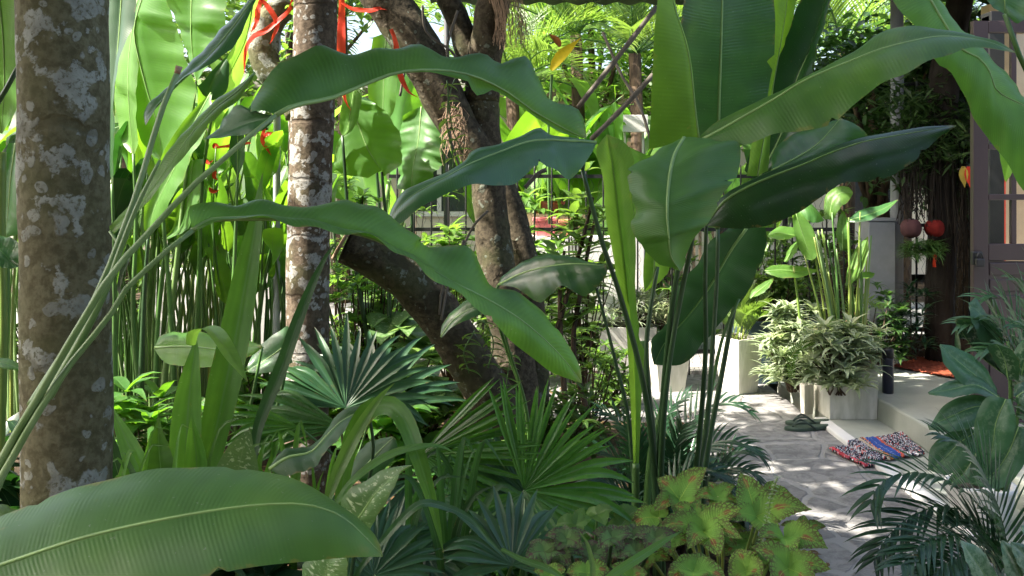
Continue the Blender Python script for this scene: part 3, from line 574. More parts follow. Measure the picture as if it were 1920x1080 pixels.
# ---------------------------------------------------------------- the house on the right
t = thing('garden_house', 'beige walled house with a dark timber frame at the right edge', 'house', (4.0, 6.3, .15))
b = MB(); b.box((3.32, 6.3, .152), (6.5, 6.42, 2.72)); b.build('wall', M_beige, t, False)
b = MB(); b.box((2.78, 5.28, .152), (2.87, 5.37, 2.45)); b.build('frame_post', M_iron, t, False, .004)
b = MB(); b.box((2.78, 5.26, 2.36), (4.5, 5.38, 2.47)); b.build('lintel', M_iron, t, False, .004)
b = MB(); b.box((2.66, 4.4, 3.03), (6.5, 7.45, 3.11)); b.build('porch_roof', M_dark, t, False)
d = thing('door_leaf', 'open purple brown half-glazed door with a black padlock', 'door', (2.55, 5.0, .16)); Yd = 5.0
def dbox(px0, px1, py0, py1, name, mat=M_door, dy=.04, off=0.0, bev=.004, par=d):
    a = P(px0, py0, Yd); c = P(px1, py1, Yd); b = MB(); b.box((a.x, Yd - dy / 2 + off, max(c.z, .165)), (c.x, Yd + dy / 2 + off, a.z)); return b.build(name, mat, par, False, bev)
dbox(1822, 1850, 40, 830, 'stile'); dbox(1894, 1904, 40, 457, 'glazing_bar', dy=.028); dbox(1985, 2012, 40, 830, 'stile')
for y0, y1 in ((40, 62), (270, 280), (364, 375), (457, 488), (812, 835)): dbox(1850.5, 1984, y0, y1, 'rail', dy=.036)
for y0, y1 in ((492, 516), (523, 546), (553, 810)): dbox(1853, 1982, y0, y1, 'panel', dy=.026, bev=.006)
dbox(1850.6, 1984.4, 489, 811, 'backing', dy=.012, bev=0)
gl = dbox(1851, 1984, 64, 456, 'pane', dy=.004, bev=0)
m, tt, out = nm('clear_glass'); gsh = nd(tt, 'ShaderNodeBsdfGlossy'); gsh.inputs['Roughness'].default_value = .03; tr_ = nd(tt, 'ShaderNodeBsdfTransparent'); ms = nd(tt, 'ShaderNodeMixShader'); ms.inputs[0].default_value = .07
tt.links.new(tr_.outputs[0], ms.inputs[1]); tt.links.new(gsh.outputs[0], ms.inputs[2]); tt.links.new(ms.outputs[0], out.inputs[0]); gl.data.materials.clear(); gl.data.materials.append(m)
p = P(1833, 482, 4.95); b = MB(); b.box((p.x - .028, 4.945, p.z - .045), (p.x + .028, 4.978, p.z + .03)); b.build('hasp', M_iron, d, False, .006)
pl = thing('padlock', 'black padlock with a worn bright spot hanging on the purple brown door', 'padlock', (p.x, 4.93, p.z - .05)); b = MB(); b.box((p.x - .024, 4.912, p.z - .05), (p.x + .024, 4.94, p.z - .005)); b.build('lock_body', M_iron, pl, False, .008)
b = MB(); b.tube([(p.x + .015 * math.cos(a), 4.926, p.z - .005 + .03 * math.sin(a)) for a in [k * math.pi / 8 for k in range(9)]], .0045, 8); b.build('shackle', M_iron, pl)
t = thing('coat', 'teal cloth hanging behind the door glass', 'cloth', P(1868, 350, 5.5)); b = MB()
rows = []; uvs = []
for j in range(14):
    z0 = P(0, 285 + 76 * j / 13, 5.5).z; rows.append([P(1855 + 20 * i / 12 + 2 * math.sin(j * .5), 0, 5.5 + .02 * math.sin(i * 1.3 + j * .2)) * 1 for i in range(13)]); 
    for q in rows[-1]: q.z = z0
    uvs.append([(i / 12, j / 13) for i in range(13)])
b.grid(rows, uvs); b.build('fabric', plain('teal_cloth', (.10, .22, .25), .8), t)
b = MB(); b.box((P(1873, 0, 5.9).x, 5.88, P(0, 500, 5.9).z), (P(1884, 0, 5.9).x, 5.93, P(0, 300, 5.9).z)); tag(b.build('banner', M_red, None, False, .01), 'dark red hanging banner beside the teal cloth behind the door glass', 'banner')
M_mat1 = plain('rust_mat_fibre', (.28, .075, .04), .95, .1, .4, 60, .9, .008, col2=(.25, .06, .03))
b = MB(); rows = []; uvs = []; rm = random.Random(3)
c4 = [G(1672, 690, .15), G(1790, 712, .15), G(1840, 684, .15), G(1720, 672, .15)]
for j in range(31):
    rows.append([c4[0].lerp(c4[1], i / 60).lerp(c4[3].lerp(c4[2], i / 60), j / 30) + Vector((rm.uniform(-.004, .004), rm.uniform(-.004, .004), .008 + rm.uniform(0, .012))) for i in range(61)]); uvs.append([(i / 60, j / 30) for i in range(61)])
b.grid(rows, uvs); tag(b.build('rust_doormat', M_mat1), 'rust red shaggy doormat on the porch floor', 'doormat')
# bottle
t = thing('black_flask', 'black vacuum flask standing on the porch edge beside the white planter', 'flask', G(1665, 737, .15)); c = G(1665, 737, .15)
b = MB(); b.lathe(c, [(.030, 0), (.034, .006), (.034, .20), (.033, .212), (.035, .216), (.035, .222)], 28); b.build('flask_body', plain('black_enamel', (.012, .015, .03), .35, .5, .2), t); b = MB(); b.lathe(c, [(.0335, .2225), (.0335, .27), (.031, .282), (.02, .285)], 28); b.build('cap', plain('black_plastic', (.015, .015, .02), .5), t)

# ---------------------------------------------------------------- rag rug and sandals
def rug_mat():
    m, t, out = nm('rag_weave'); uv = nd(t, 'ShaderNodeUVMap'); sp = nd(t, 'ShaderNodeSeparateXYZ'); t.links.new(uv.outputs[0], sp.inputs[0]); mp = nd(t, 'ShaderNodeMapping'); mp.inputs['Scale'].default_value = (90, 70, 1); t.links.new(uv.outputs[0], mp.inputs[0])
    vo = nd(t, 'ShaderNodeTexVoronoi'); vo.inputs['Scale'].default_value = 1.0; t.links.new(mp.outputs[0], vo.inputs[0]); s = nd(t, 'ShaderNodeSeparateColor'); t.links.new(vo.outputs['Color'], s.inputs[0])
    cr_ = nd(t, 'ShaderNodeValToRGB'); cr_.color_ramp.interpolation = 'CONSTANT'; e = cr_.color_ramp.elements; e[0].color = (.02, .022, .035, 1); e[1].position = .34; e[1].color = (.60, .60, .62, 1)
    for p_, c_ in ((.56, (.10, .12, .18, 1)), (.68, (.55, .10, .08, 1)), (.78, (.40, .42, .48, 1)), (.9, (.015, .015, .02, 1))): q = e.new(p_); q.color = c_
    t.links.new(s.outputs[0], cr_.inputs[0]); u = mth(t, 'ADD', sp.outputs[0], mth(t, 'MULTIPLY', mth(t, 'SUBTRACT', s.outputs[1], .5), .02))
    def band(a, b): return mth(t, 'MULTIPLY', mth(t, 'GREATER_THAN', u, a), mth(t, 'LESS_THAN', u, b))
    base = cr_.outputs[0]
    for a, b_, c_ in ((.46, .60, (.05, .11, .38)), (.42, .455, (.72, .25, .10)), (.605, .635, (.60, .12, .08)), (.52, .53, (.25, .30, .50)), (0, .04, (.55, .08, .10)), (.36, .40, (.60, .50, .35))): base = mix(t, band(a, b_), base, c_)
    t.links.new(bsdf(t, base, .95, .1, bump(t, vo.outputs['Distance'], .9, -.01)).outputs[0], out.inputs[0]); return m
M_rug = rug_mat(); b = MB(); rows = []; uvs = []
c4 = [G(1556, 848, 0), G(1622, 880, 0), G(1735, 862, 0), G(1690, 824, 0)]
for j in range(41):
    row = []
    for i in range(61):
        q = c4[0].lerp(c4[3], i / 60).lerp(c4[1].lerp(c4[2], i / 60), j / 40); gz = .0 if q.x < 1.865 else (.026 if q.x < 1.955 else .019)
        q.x += .006 * math.sin(j * 1.1 + i * .3) * (1 if i in (0, 60) else .3); q.y += .006 * math.sin(i * .8) * (1 if j in (0, 40) else .2)
        q.z = gz + .012 + .006 * math.sin(j * 1.9) * math.sin(i * 1.3) + .008 * noise.noise(q * 9); row.append(q)
    rows.append(row); uvs.append([(i / 60, j / 40) for i in range(61)])
b.grid(rows, uvs); o = b.build('rag_rug', M_rug); s = o.modifiers.new('t', 'SOLIDIFY'); s.thickness = .011; tag(o, 'woven rag rug in blue, black, white and red lying over the path edging', 'rug')
M_rub = plain('green_rubber', (.055, .085, .060), .75, .3); M_rub2 = plain('dark_rubber', (.035, .055, .045), .7, .3)
def flop(c, ang, label):
    t = thing('flip_flop', label, 'sandal', c, 'pair of flip-flops on the path'); ol = []
    X = Vector((math.cos(ang), math.sin(ang), 0)); Yv = Vector((-math.sin(ang), math.cos(ang), 0)); c = Vector(c)
    for k in range(28):
        a = 2 * math.pi * k / 28; x = math.cos(a) * .135; w_ = .046 if x > 0 else .036; w_ = .036 + .012 * max(0, min(1, (x + .05) / .12)); ol.append(X * x + Yv * math.sin(a) * w_)
    b = MB(); n = 28; b.v = [tuple(c + p + Vector((0, 0, z + (.012 * max(0, (-p.dot(X) - .05)) / .08)))) for z in (0.001, .020) for p in ol]; b.uv = [(0, 0)] * 56
    b.f = [tuple(range(n))[::-1], tuple(range(n, 2 * n))] + [(k, (k + 1) % n, (k + 1) % n + n, k + n) for k in range(n)]; b.mi = [0] * len(b.f); b.build('sole', M_rub, t, False, .003)
    b = MB()
    for s in (-1, 1): b.tube(cr([c + X * .085 + Vector((0, 0, .018)), c + X * .075 + Vector((0, 0, .034)), c + X * .02 + Yv * .032 * s + Vector((0, 0, .052)), c - X * .04 + Yv * .040 * s + Vector((0, 0, .016))], 10), .006, 7)
    b.build('strap', M_rub2, t)
c = G(1512, 806, 0); flop(c, math.pi + .08, 'green rubber flip-flop lying nearest on the stone path'); flop(c + Vector((.045, .125, 0)), math.pi + .03, 'second flip-flop half hidden behind the nearer green one')

# ---------------------------------------------------------------- pots on the path
def box_pot(name, label, cx, Y, w_, h, mat, rz=0.0, taper=.8, z0=0.0, d_=None, group=None):
    d_ = d_ or w_; t = thing(name, label, 'planter', (cx, Y, z0), group); b = MB(); b.box((cx - w_ / 2, Y - d_ / 2, z0), (cx + w_ / 2, Y + d_ / 2, z0 + h), rz=rz, taper=taper); b.f.pop(1); b.mi.pop()
    o = b.build('pot_wall', mat, t, False); s = o.modifiers.new('t', 'SOLIDIFY'); s.thickness = .014; bv = o.modifiers.new('b', 'BEVEL'); bv.width = .004; bv.segments = 2
    b = MB(); b.box((cx - w_ / 2 + .012, Y - d_ / 2 + .012, z0 + h - .06), (cx + w_ / 2 - .012, Y + d_ / 2 - .012, z0 + h - .03), rz=rz); b.build('soil', M_soil, t, False); return t
box_pot('white_pot', 'tall tapered white pot standing in full sun, holding a slender palm', 1.605, 6.42, .25, .39, M_pot, .55, .72)
box_pot('white_pot', 'white tapered pot under the big hanging leaf, left of the sunny one', 1.12, 6.5, .26, .33, M_pot, .1, .72)
box_pot('square_planter', 'low square white planter with a bushy plant on the tiled step', 2.10, 5.72, .30, .335, M_pot, .0, .98, .018)
box_pot('narrow_pot', 'small narrow white pot squeezed beside the square white planter', 1.885, 5.80, .065, .19, M_pot, .2, .9)
box_pot('dark_planter', 'large dark blue-grey planter behind the sunny white pot', 1.98, 6.80, .62, .46, M_teal, 0, .96, 0, .3)
box_pot('beige_planter', 'wide weathered beige planter behind the tall green stems', .85, 6.78, .42, .42, M_conc, 0, .95, 0, .3)
c = G(1603, 640, .28); 
t = thing('clay_urn', 'orange clay urn among the bushes below the heliconia', 'urn', (P(1603, 0, 6.3).x, 6.3, .40)); cz = P(1603, 636, 6.3)
b = MB(); b.lathe((cz.x, 6.3, cz.z), [(.03, -.01), (.05, .02), (.062, .08), (.060, .13), (.048, .165), (.050, .18), (.044, .18), (.04, .165)], 24); b.build('urn_body', M_terra, t); b = MB(); b.box((cz.x - .05, 6.26, .0), (cz.x + .05, 6.34, cz.z - .012)); b.build('pedestal', M_conc, t, False, .006)

# potted palm, bushes, potted heliconia
t = thing('potted_palm', 'small feathery palm growing in the tall sunny white pot', 'palm', (1.605, 6.42, .33)); rnd = random.Random(21)
for i in range(17):
    a = rnd.uniform(0, 6.283); f = MB(); frond(f, arc((1.605 + rnd.uniform(-.05, .05), 6.42 + rnd.uniform(-.04, .04), .33), a, rnd.uniform(1.1, 1.5), rnd.uniform(.28, .46), rnd.uniform(.6, 1.5), 12), .15, .007, 18, rnd=rnd, t0=.4, rr=.004, seg=3); f.build('frond', None, t, mats=[M_palml, M_stemy])
g = 'spiky leaved bushes around the potted heliconia'
bush('spiky_bush', 'silvery spiky bush spilling over the path left of the square planter', 'bush', (1.90, 6.08), .21, .20, .54, 75, .15, .015, M_bush, 41, g, 14, z0=.08)
bush('spiky_bush', 'sunlit spiky bush hanging over the front of the square white planter', 'bush', (2.00, 5.60), .22, .20, .40, 66, .15, .016, M_bush, 42, g, 13, z0=.17)
bush('spiky_bush', 'darker spiky bush over the right rim of the square planter', 'bush', (2.22, 5.80), .14, .13, .27, 28, .13, .015, M_bush, 43, g, 12, z0=.30)
bush('round_leaf_bush', 'brownish fine-leaved bush between the urn and the black flask', 'bush', (2.60, 6.45), .22, .2, .5, 60, .085, .014, M_tree, 44, None, 10, z0=.18)
bush('dark_bush', 'dark narrow-leaved bush in the shade in front of the gate', 'bush', (2.88, 6.6), .20, .15, .5, 34, .14, .012, M_palm, 45, None, 11, z0=.2)
bush('trough_bush', 'leafy green plants filling the dark blue-grey planter', 'bush', (1.98, 6.8), .30, .12, .35, 50, .12, .02, M_small, 46, None, 9, z0=.44)
bush('fence_bush', 'bright broad-leaved bush inside the fence right of the crooked tree', 'bush', (.12, 6.75), .26, .16, 1.25, 60, .19, .036, M_bany, 48, 'bushes against the iron fence', 5, prof='ovate')
bush('fence_bush', 'tall pale leafy bush inside the fence behind the tall dark stems', 'bush', (.50, 6.72), .24, .16, 1.35, 60, .18, .034, M_small, 49, 'bushes against the iron fence', 5, prof='ovate')
bush('fence_bush', 'leafy bush inside the fence directly behind the leaning trunk', 'bush', (-.45, 6.7), .30, .18, 1.15, 60, .17, .03, M_small, 50, 'bushes against the iron fence', 6, prof='ovate')
bush('grassy_bush', 'pale grassy plant in the beige planter behind the tall stems', 'bush', (.95, 6.72), .26, .12, .24, 50, .16, .006, M_bush, 47, None, 12, z0=.40)
t = thing('fern_frond', 'bright green fern frond arching over the spiky bush', 'fern', P(1490, 720, 5.6)); f = MB(); frond(f, curve3('1484,712 1484,672 1498,650 1530,640', 5.55, 14), .045, .006, 26, (0, -1, .2), .1, 1.3, .003, rnd, .02, 2, 0); f.build('frond', None, t, mats=[M_bany, M_stemy])
t = thing('fern_frond', 'pale fern frond arching beside the clay urn', 'fern', P(1590, 590, 6.1)); f = MB(); frond(f, curve3('1585,600 1600,570 1625,562 1655,575', 6.1, 14), .07, .007, 22, (0, -1, .4), .2, 1.2, .003, rnd, .02, 2, 0); f.build('frond', None, t, mats=[M_palml, M_stemy])

# unseen tree added left of the camera so its crown shades the foreground
t = thing('added_shade_tree', 'broad leafy tree added out of view on the left, its crown placed to shade the garden', 'tree', (-3.2, 1.4, -.05)); b = MB(); b.tube(cr([(-3.2, 1.4, -.1), (-3.15, 1.5, 1.5), (-2.9, 1.7, 3.2), (-2.5, 1.9, 4.2)], 16), [.16 - .006 * i for i in range(17)], 14)
for k in range(7): a = k * .9; b.tube([(-2.95, 1.7, 3.0), (-2.6 + math.cos(a) * .9, 1.9 + math.sin(a) * .9, 3.6), (-2.2 + math.cos(a) * 1.8, 2.0 + math.sin(a) * 1.7, 4.0)], [.06, .04, .015], 7)
b.build('trunk', M_bark4, t); f = MB(); rnd = random.Random(92)
crownmesh(f, (-2.0, 1.35, 3.85), 1.9, 1.5, .42, 8000, .27, .075, rnd, 60); f.build('crown', M_tree, t)

# dark wall added behind the camera to block sky light and deepen contrast
t = thing('added_backdrop_wall', 'plain dark wall added behind the viewer to hold back sky light', 'wall', (0, -2.6, -.1)); b = MB(); b.box((-7, -2.8, -.1), (7, -2.6, 4.6)); b.build('panel', plain('dark_backdrop_plaster', (.16, .17, .12), .9), t, False)
# ---------------------------------------------------------------- trunks
def stem(parent, s, Y, r, mat, name='petiole', n=16, seg=9):
    pts = curve3(s, Y, n); b = MB(); rr = [li(r, i / n) for i in range(n + 1)]; b.tube(pts, rr, seg); return b.build(name, mat, parent)
def trunk_mesh(pts, rad, seg=36, rough=.02, sc=6.0, ring=0.0, seed=0):
    b = MB(); b.tube(pts, rad, seg)
    n = len(pts)
    for i in range(n):
        c = Vector(pts[i]); rg = 1 + ring * (1 if (i % 7) == 0 else 0)
        for k in range(seg):
            v = Vector(b.v[i * seg + k]); d = v - c; f = rg + rough * noise.noise(v * sc + Vector((seed, 0, 0))) * 2 + rough * noise.noise(v * sc * 3.3) * 1.2; b.v[i * seg + k] = tuple(c + d * f)
    return b
rnd = random.Random(77)
t = thing('palm_tree', 'thick pale-spotted palm trunk nearest the camera at the left', 'palm tree', (P(125, 0, 2.2).x, 2.2, -.03))
Yp = 2.2; pts = cr([P(130, 1500, Yp), P(127, 950, Yp), P(125, 600, Yp), P(121, 300, Yp), P(118, 0, Yp), P(112, -700, Yp), P(105, -1500, Yp)], 90)
rad = [Yp / F * (79 if i > 40 else 79 + max(0, 12 - i) * 2.5) * (1 - .10 * max(0, i - 50) / 40) for i in range(91)]
trunk_mesh(pts, rad, 44, .015, 5, .006).build('trunk', M_bark1, t); palmcrown(t, pts[-1], 20, 1.9, .5, rnd, M_palm, .9, 36, .024)
t = thing('palm_tree', 'slimmer pale-spotted palm trunk standing left of the leaning tree', 'palm tree', (P(577, 0, 4.0).x, 4.0, -.03))
Yp = 4.0; pts = cr([P(574, 975, Yp), P(577, 660, Yp), P(577, 500, Yp), P(583, 300, Yp), P(590, 100, Yp), P(593, -100, Yp), P(598, -800, Yp)], 80)
rad = [Yp / F * (40 + max(0, 8 - i) * 2) for i in range(81)]
trunk_mesh(pts, rad, 36, .018, 6, .008, 3).build('trunk', M_bark2, t); palmcrown(t, pts[-1], 11, 1.35, .5, rnd, M_palm, .9, 34, .022)
# crooked tree with the sawn limb
t = thing('crooked_tree', 'crooked grey-barked tree with a sawn-off leaning limb and a forked top', 'tree', P(960, 905, 4.3))
def limb(s, Y, r, name='limb', mat=M_bark3, n=34, seg=28, rough=.05, par=None, sd=0):
    pts = curve3(s, Y, n); o = trunk_mesh(pts, [li(r, i / n) for i in range(n + 1)], seg, rough, 9, 0, sd).build(name, mat, par or t); return o, pts
k = 4.3 / F
trk, _ = limb('985,925 960,840 935,770 895,700 830,600 760,520 690,470 652,452', (4.4, 4.35, 4.3, 4.2), [58 * k, 48 * k, 43 * k, 41 * k, 42 * k, 44 * k], 'trunk', sd=2)
b = MB(); c0 = P(648, 449, 4.19); ax = (P(648, 449, 4.19) - P(700, 478, 4.21)).normalized()
b.tube([c0, c0 + ax * .015], [.113, .104], 24); tag(b.build('cut_face', M_wood, trk))
limb('975,800 968,720 955,620 935,520 925,440 915,340 905,240 900,170', 4.55, [46 * k, 42 * k, 38 * k, 34 * k, 33 * k, 34 * k], 'limb', sd=5)
limb('903,190 908,120 918,50 930,-20 960,-160 1040,-330', 4.55, [36 * k, 34 * k, 32 * k, 30 * k, 22 * k, 16 * k], sd=6)
limb('1000,790 1000,640 992,520 975,440 955,370 925,310', 4.75, [34 * k, 30 * k, 28 * k, 24 * k, 22 * k], sd=7)
limb('905,300 870,250 835,190 800,120 765,60 730,10 680,-60 600,-200', 4.5, [34 * k, 40 * k, 44 * k, 46 * k, 40 * k, 34 * k, 20 * k], sd=8)
limb('890,150 875,90 855,30 820,-30 760,-140', 4.62, [26 * k, 24 * k, 20 * k, 14 * k], sd=9)
for s in ('858,20 845,60 838,100 850,140', '792,10 800,60 850,100 858,130', '824,590 830,540 860,480 890,420 915,395', '827,600 838,545 852,500 870,450', '780,90 760,130 750,180', '870,330 850,280 842,240'):
    b = MB(); b.tube(curve3(s, 4.2, 12), .006, 6); b.build('aerial_root', M_twig, t)
r3 = random.Random(8)
b = MB()
for i in range(90):
    x = r3.uniform(925, 985); b.tube(curve3('%f,%f %f,%f %f,%f' % (x - 10, r3.uniform(-25, 0), x, r3.uniform(20, 45), x + r3.uniform(-12, 14), r3.uniform(55, 95)), 4.4 + r3.uniform(-.05, .08), 5), .0014, 3, cap=False)
b.build('root_tuft', M_wood, t); b = MB()
for i in range(70):
    x = r3.uniform(835, 870); y = r3.uniform(190, 260); b.tube(curve3('%f,%f %f,%f %f,%f' % (x, y, x + r3.uniform(-14, 14), y + 20, x + r3.uniform(-20, 20), y + r3.uniform(30, 60)), 4.3 + r3.uniform(-.05, .05), 4), .0014, 3, cap=False)
b.build('root_tuft', M_wood, t)
limb('700,-40 560,-250 440,-420', (4.7, 5.0, 5.3), [20 * k, 14 * k, 8 * k], sd=10)  # unseen limb added to carry the shading crown lobe on the left
f = MB()
for i, (c, rx, ry, rz, n) in enumerate([((-.35, 4.3, 3.7), 1.1, .9, .45, 1500), ((.75, 4.4, 3.75), .8, .7, .4, 900), ((-1.5, 4.5, 3.75), .85, .7, .35, 110), ((-1.5, 2.55, 3.85), .7, .4, .3, 480), ((-.35, 2.5, 3.8), .7, .7, .3, 750)]): crownmesh(f, c, rx, ry, rz, n, .22, .05, rnd, 18)  # outlying lobes added out of view to shade leaves and dapple the path
f.build('crown', M_small, t)
# moss and small climbers on the crooked tree
for lab, ss in (('small leafy vine climbing the fork of the crooked tree', ('870,110 845,170 838,230 850,300 842,350', '838,150 848,240 870,290')), ('small leafy vine creeping on the base of the leaning trunk', ('890,620 870,660 880,700', '960,660 952,700 948,740 950,760', '905,600 925,640 915,690'))):
    t2 = thing('climbing_vine', lab, 'vine', P(*pp(ss[0])[0], 4.12))
    f = MB()
    for s in ss:
        b = MB(); q = curve3(s, 4.12, 14); b.tube(q, .003, 4); b.build('stem', M_stem, t2)
        for p in q[1::2]: rosette(f, p, 2, .07, .017, r3, .1, prof='ovate')
    f.build('foliage', M_small, t2)
# lichened stub behind the second palm
t = thing('stub_tree', 'lichen-covered crooked limb looping out behind the slimmer palm trunk', 'tree', P(560, 800, 4.7)); k = 4.7 / F
limb('575,860 570,600 572,300 570,170 565,60', 4.75, [34 * k, 32 * k, 30 * k], 'trunk', M_bark2, sd=12); limb('560,-40 535,5 510,35 495,65 492,95 502,125 525,150 548,172 566,215', 4.62, [22 * k, 26 * k, 28 * k, 27 * k, 26 * k, 30 * k], 'limb', M_bark1, sd=13)
b = MB(); f = MB(); q = curve3('552,-20 546,60 530,130 560,200', 4.45, 14); b.tube(q, .003, 4)
for p in q: rosette(f, p, 3, .06, .014, r3, .3, prof='ovate')
t2 = thing('climbing_vine', 'lime green climber on the looping limb beside the red ribbons', 'vine', q[0]); b.build('stem', M_stem, t2); f.build('foliage', M_bany, t2)
# red ribbons
def ribbon(s, Y, wpx, label, par=None, tw=.0, knot=None):
    tr = thing('red_ribbon', label, 'ribbon', P(*pp(s.split('|')[0])[0][:2], Y if not hasattr(Y, '__len__') else Y[0]), 'red ribbons tied on the trees')
    for ss in s.split('|'):
        b = MB(); q = curve3(ss, Y, 22); blade(b, q, wpx / 2 * 4.2 / F, (.15, -1, .35), 'strap', .15, 2, ruf=.3, twist=tw); o = b.build('band', M_red, tr)
        o.data.materials[0] = M_redt
    return tr
m, tt, out = nm('red_ribbon_cloth'); ob_ = objc(tt); n_ = noi(tt, ob_, 25, 3); pb = bsdf(tt, mix(tt, n_.outputs[0], (.75, .055, .02), (.55, .03, .015)), .5, .4, bump(tt, n_.outputs[0], .4, .004)); tl = nd(tt, 'ShaderNodeBsdfTranslucent'); tl.inputs[0].default_value = (.85, .10, .03, 1)
ms = nd(tt, 'ShaderNodeMixShader'); ms.inputs[0].default_value = .4; tt.links.new(pb.outputs[0], ms.inputs[1]); tt.links.new(tl.outputs[0], ms.inputs[2]); tt.links.new(ms.outputs[0], out.inputs[0]); M_redt = m
ribbon('640,-20 641,10 640,60 641,150 648,190 658,206', 4.45, 17, 'red ribbon hanging straight down right of the slimmer palm trunk')
ribbon('640,5 660,16 690,20 715,16 735,20', 4.4, 10, 'red ribbon sagging between the slimmer palm trunk and the crooked tree')
ribbon('733,55 742,80 745,110 752,145 766,172 784,182', 4.15, 12, 'red ribbon curling down the left side of the crooked tree')
ribbon('550,-10 545,15 522,38 498,58 475,68 462,90 457,140|492,-8 484,18 480,45 470,60|480,-10 500,10 520,45 512,70 506,82', 4.45, 11, 'red ribbon looped round the lichen-covered limb with a hanging tail')
ribbon('498,232 492,262 500,278 509,292|515,250 500,252 494,262|470,268 440,272 400,278', 4.9, 9, 'red flower spikes and ribbon ends among the stems left of the pale pipe')
# grey sticks
for s, Y, lab in (('1232,12 1160,105 1083,202', 3.9, 'upper grey slanting stick left of the tall upright leaves'), ('1225,140 1165,205 1108,262', 3.8, 'lower grey slanting stick above the drooping leaf'), ('1130,60 1165,140 1200,200 1222,270', 6.2, 'thin grey branch crossing in front of the white panel'), ('984,352 1010,325 1025,318', 4.6, 'short grey twig end above the iron fence')):
    b = MB(); b.tube(curve3(s, Y, 10), [.0105 * (1 + .12 * (i % 3 == 0)) for i in range(11)], 8); tag(b.build('grey_stick', M_twig), lab, 'stick')

# ---------------------------------------------------------------- left foreground plant
t = thing('broad_leaf_plant', 'large arching broad-leaved plant leaning in from the left edge', 'plant', (-1.15, 1.6, -.03))
hero(t, '470,212 472,187 489,152 528,121 587,99 649,89 711,90 770,97 828,112 870,106 913,99 932,126 983,124 1014,150 1020,182 1072,190 1092,233 1100,260',
        '517,216 552,198 620,184 680,160 742,137 800,131 850,134 900,147 955,175 995,205 1035,228 1068,246 1100,260',
        '517,217 552,200 620,186 680,163 742,140 800,135 843,144 878,156 893,179 925,170 967,194 1002,218 1053,249 1100,260', (1.75, 1.9, 2.0, 2.1, 2.2), (.10, .10, .14, .24, .20), .0, M_ban, seed=3, ruf=.055, bulge=.14)
b = hero(t, '470,212 450,196 425,215 405,245 380,262', '517,216 490,224 460,232 430,245 380,262', '517,218 500,240 470,250 430,256 380,262', 1.76, .03, -.02, M_banb, n=16, rib=0)
hero(t, '352,397 356,388 400,388 440,385 480,368 530,383 560,384 598,402 649,395 696,394 731,418 789,423 802,444 760,452 840,475 875,485 900,500 921,533 978,543 1013,571 1031,607 1072,660 1087,691 1091,718',
        '360,432 380,420 400,412 500,410 575,415 594,421 649,434 696,446 735,464 789,493 847,528 908,558 963,590 1013,629 1056,672 1091,718',
        '362,434 385,424 420,414 500,413 575,418 610,426 649,438 696,452 740,474 773,486 801,506 847,540 889,578 928,613 967,644 1006,676 1037,699 1091,719', (1.7, 1.8, 1.95, 2.05, 2.1), (.10, .17, .16, .10, .05), (-.06, -.06, -.05, -.04, -.02), M_ban, seed=5, n=80, ruf=.085, bulge=.16)
hero(t, '472,-6 430,40 370,105 330,150 280,195 269,212 273,235', '476,-4 436,52 385,112 335,158 290,205 276,220 273,235', '480,0 450,66 435,92 390,122 340,150 300,192 278,228 273,235', (2.0, 1.85), .06, -.03, M_banb, seed=6, rib=.002)
hero(t, '478,134 440,166 400,192 350,243 300,306 260,366 205,424', '478,136 445,172 405,202 355,256 310,320 265,378 206,434', '478,138 450,184 418,210 370,262 325,318 275,380 210,442', (2.05, 1.9), .05, -.03, M_bany, seed=7, rib=.002)
for s, Y, r, mt in (('517,216 480,244 450,272 360,350 280,435 210,512 180,560 120,660 60,765 0,868 -80,1060 -160,1500 -230,1950', (1.75, 1.6, 1.55, 1.55, 1.6), [.0045, .006, .0075, .011, .013, .016], M_stemp),
                    ('362,432 330,455 300,483 240,537 200,600 140,672 75,768 25,855 -30,960 -120,1300 -200,1950', (1.7, 1.58, 1.52, 1.5, 1.6), [.0045, .006, .008, .013, .016], M_stemp),
                    ('332,138 316,175 300,215 275,300 250,380 220,460 190,535 130,650 70,760 10,880 -60,1060 -220,1950', (1.8, 1.65, 1.6, 1.6, 1.6), [.0055, .006, .007, .011, .016], M_stemp),
                    ('300,300 260,380 225,470 200,540 150,640 90,745', (1.7, 1.6), [.003, .006, .009], M_stemp), ('206,434 225,470 180,560 60,760', (1.9, 1.62), [.003, .006, .01], M_stemp)):
    stem(t, s, Y, r, mt, n=30)
b = MB(); p0 = P(332, 138, 1.8); p1 = P(336, 124, 1.8); b.tube([p0, p1], [.0062, .0068], 8); b.build('dry_tip', M_wood, t)
t = thing('broad_leaf_plant', 'huge blurred-edge green leaf filling the bottom left corner', 'plant', (-1.1, 1.1, -.03))
hero(t, '-420,1180 -250,1090 -100,1010 0,970 100,932 200,896 290,880 360,878 450,879 520,886 570,905 630,942 680,980 707,1010 718,1042',
        '-420,1230 -250,1140 -100,1092 0,1060 150,1010 300,975 450,950 550,944 600,951 650,974 718,1042',
        '-420,1290 -200,1240 0,1200 200,1150 350,1098 430,1072 500,1060 580,1052 640,1046 718,1044', (.95, 1.0, 1.02, 1.05), .10, -.06, M_banbig, seed=9, n=60, m=8, bulge=.07, ruf=.01, rib=.0025)
stem(t, '-420,1230 -700,1500 -1500,2500', (.95, 1.1), [.006, .012], M_stemp)

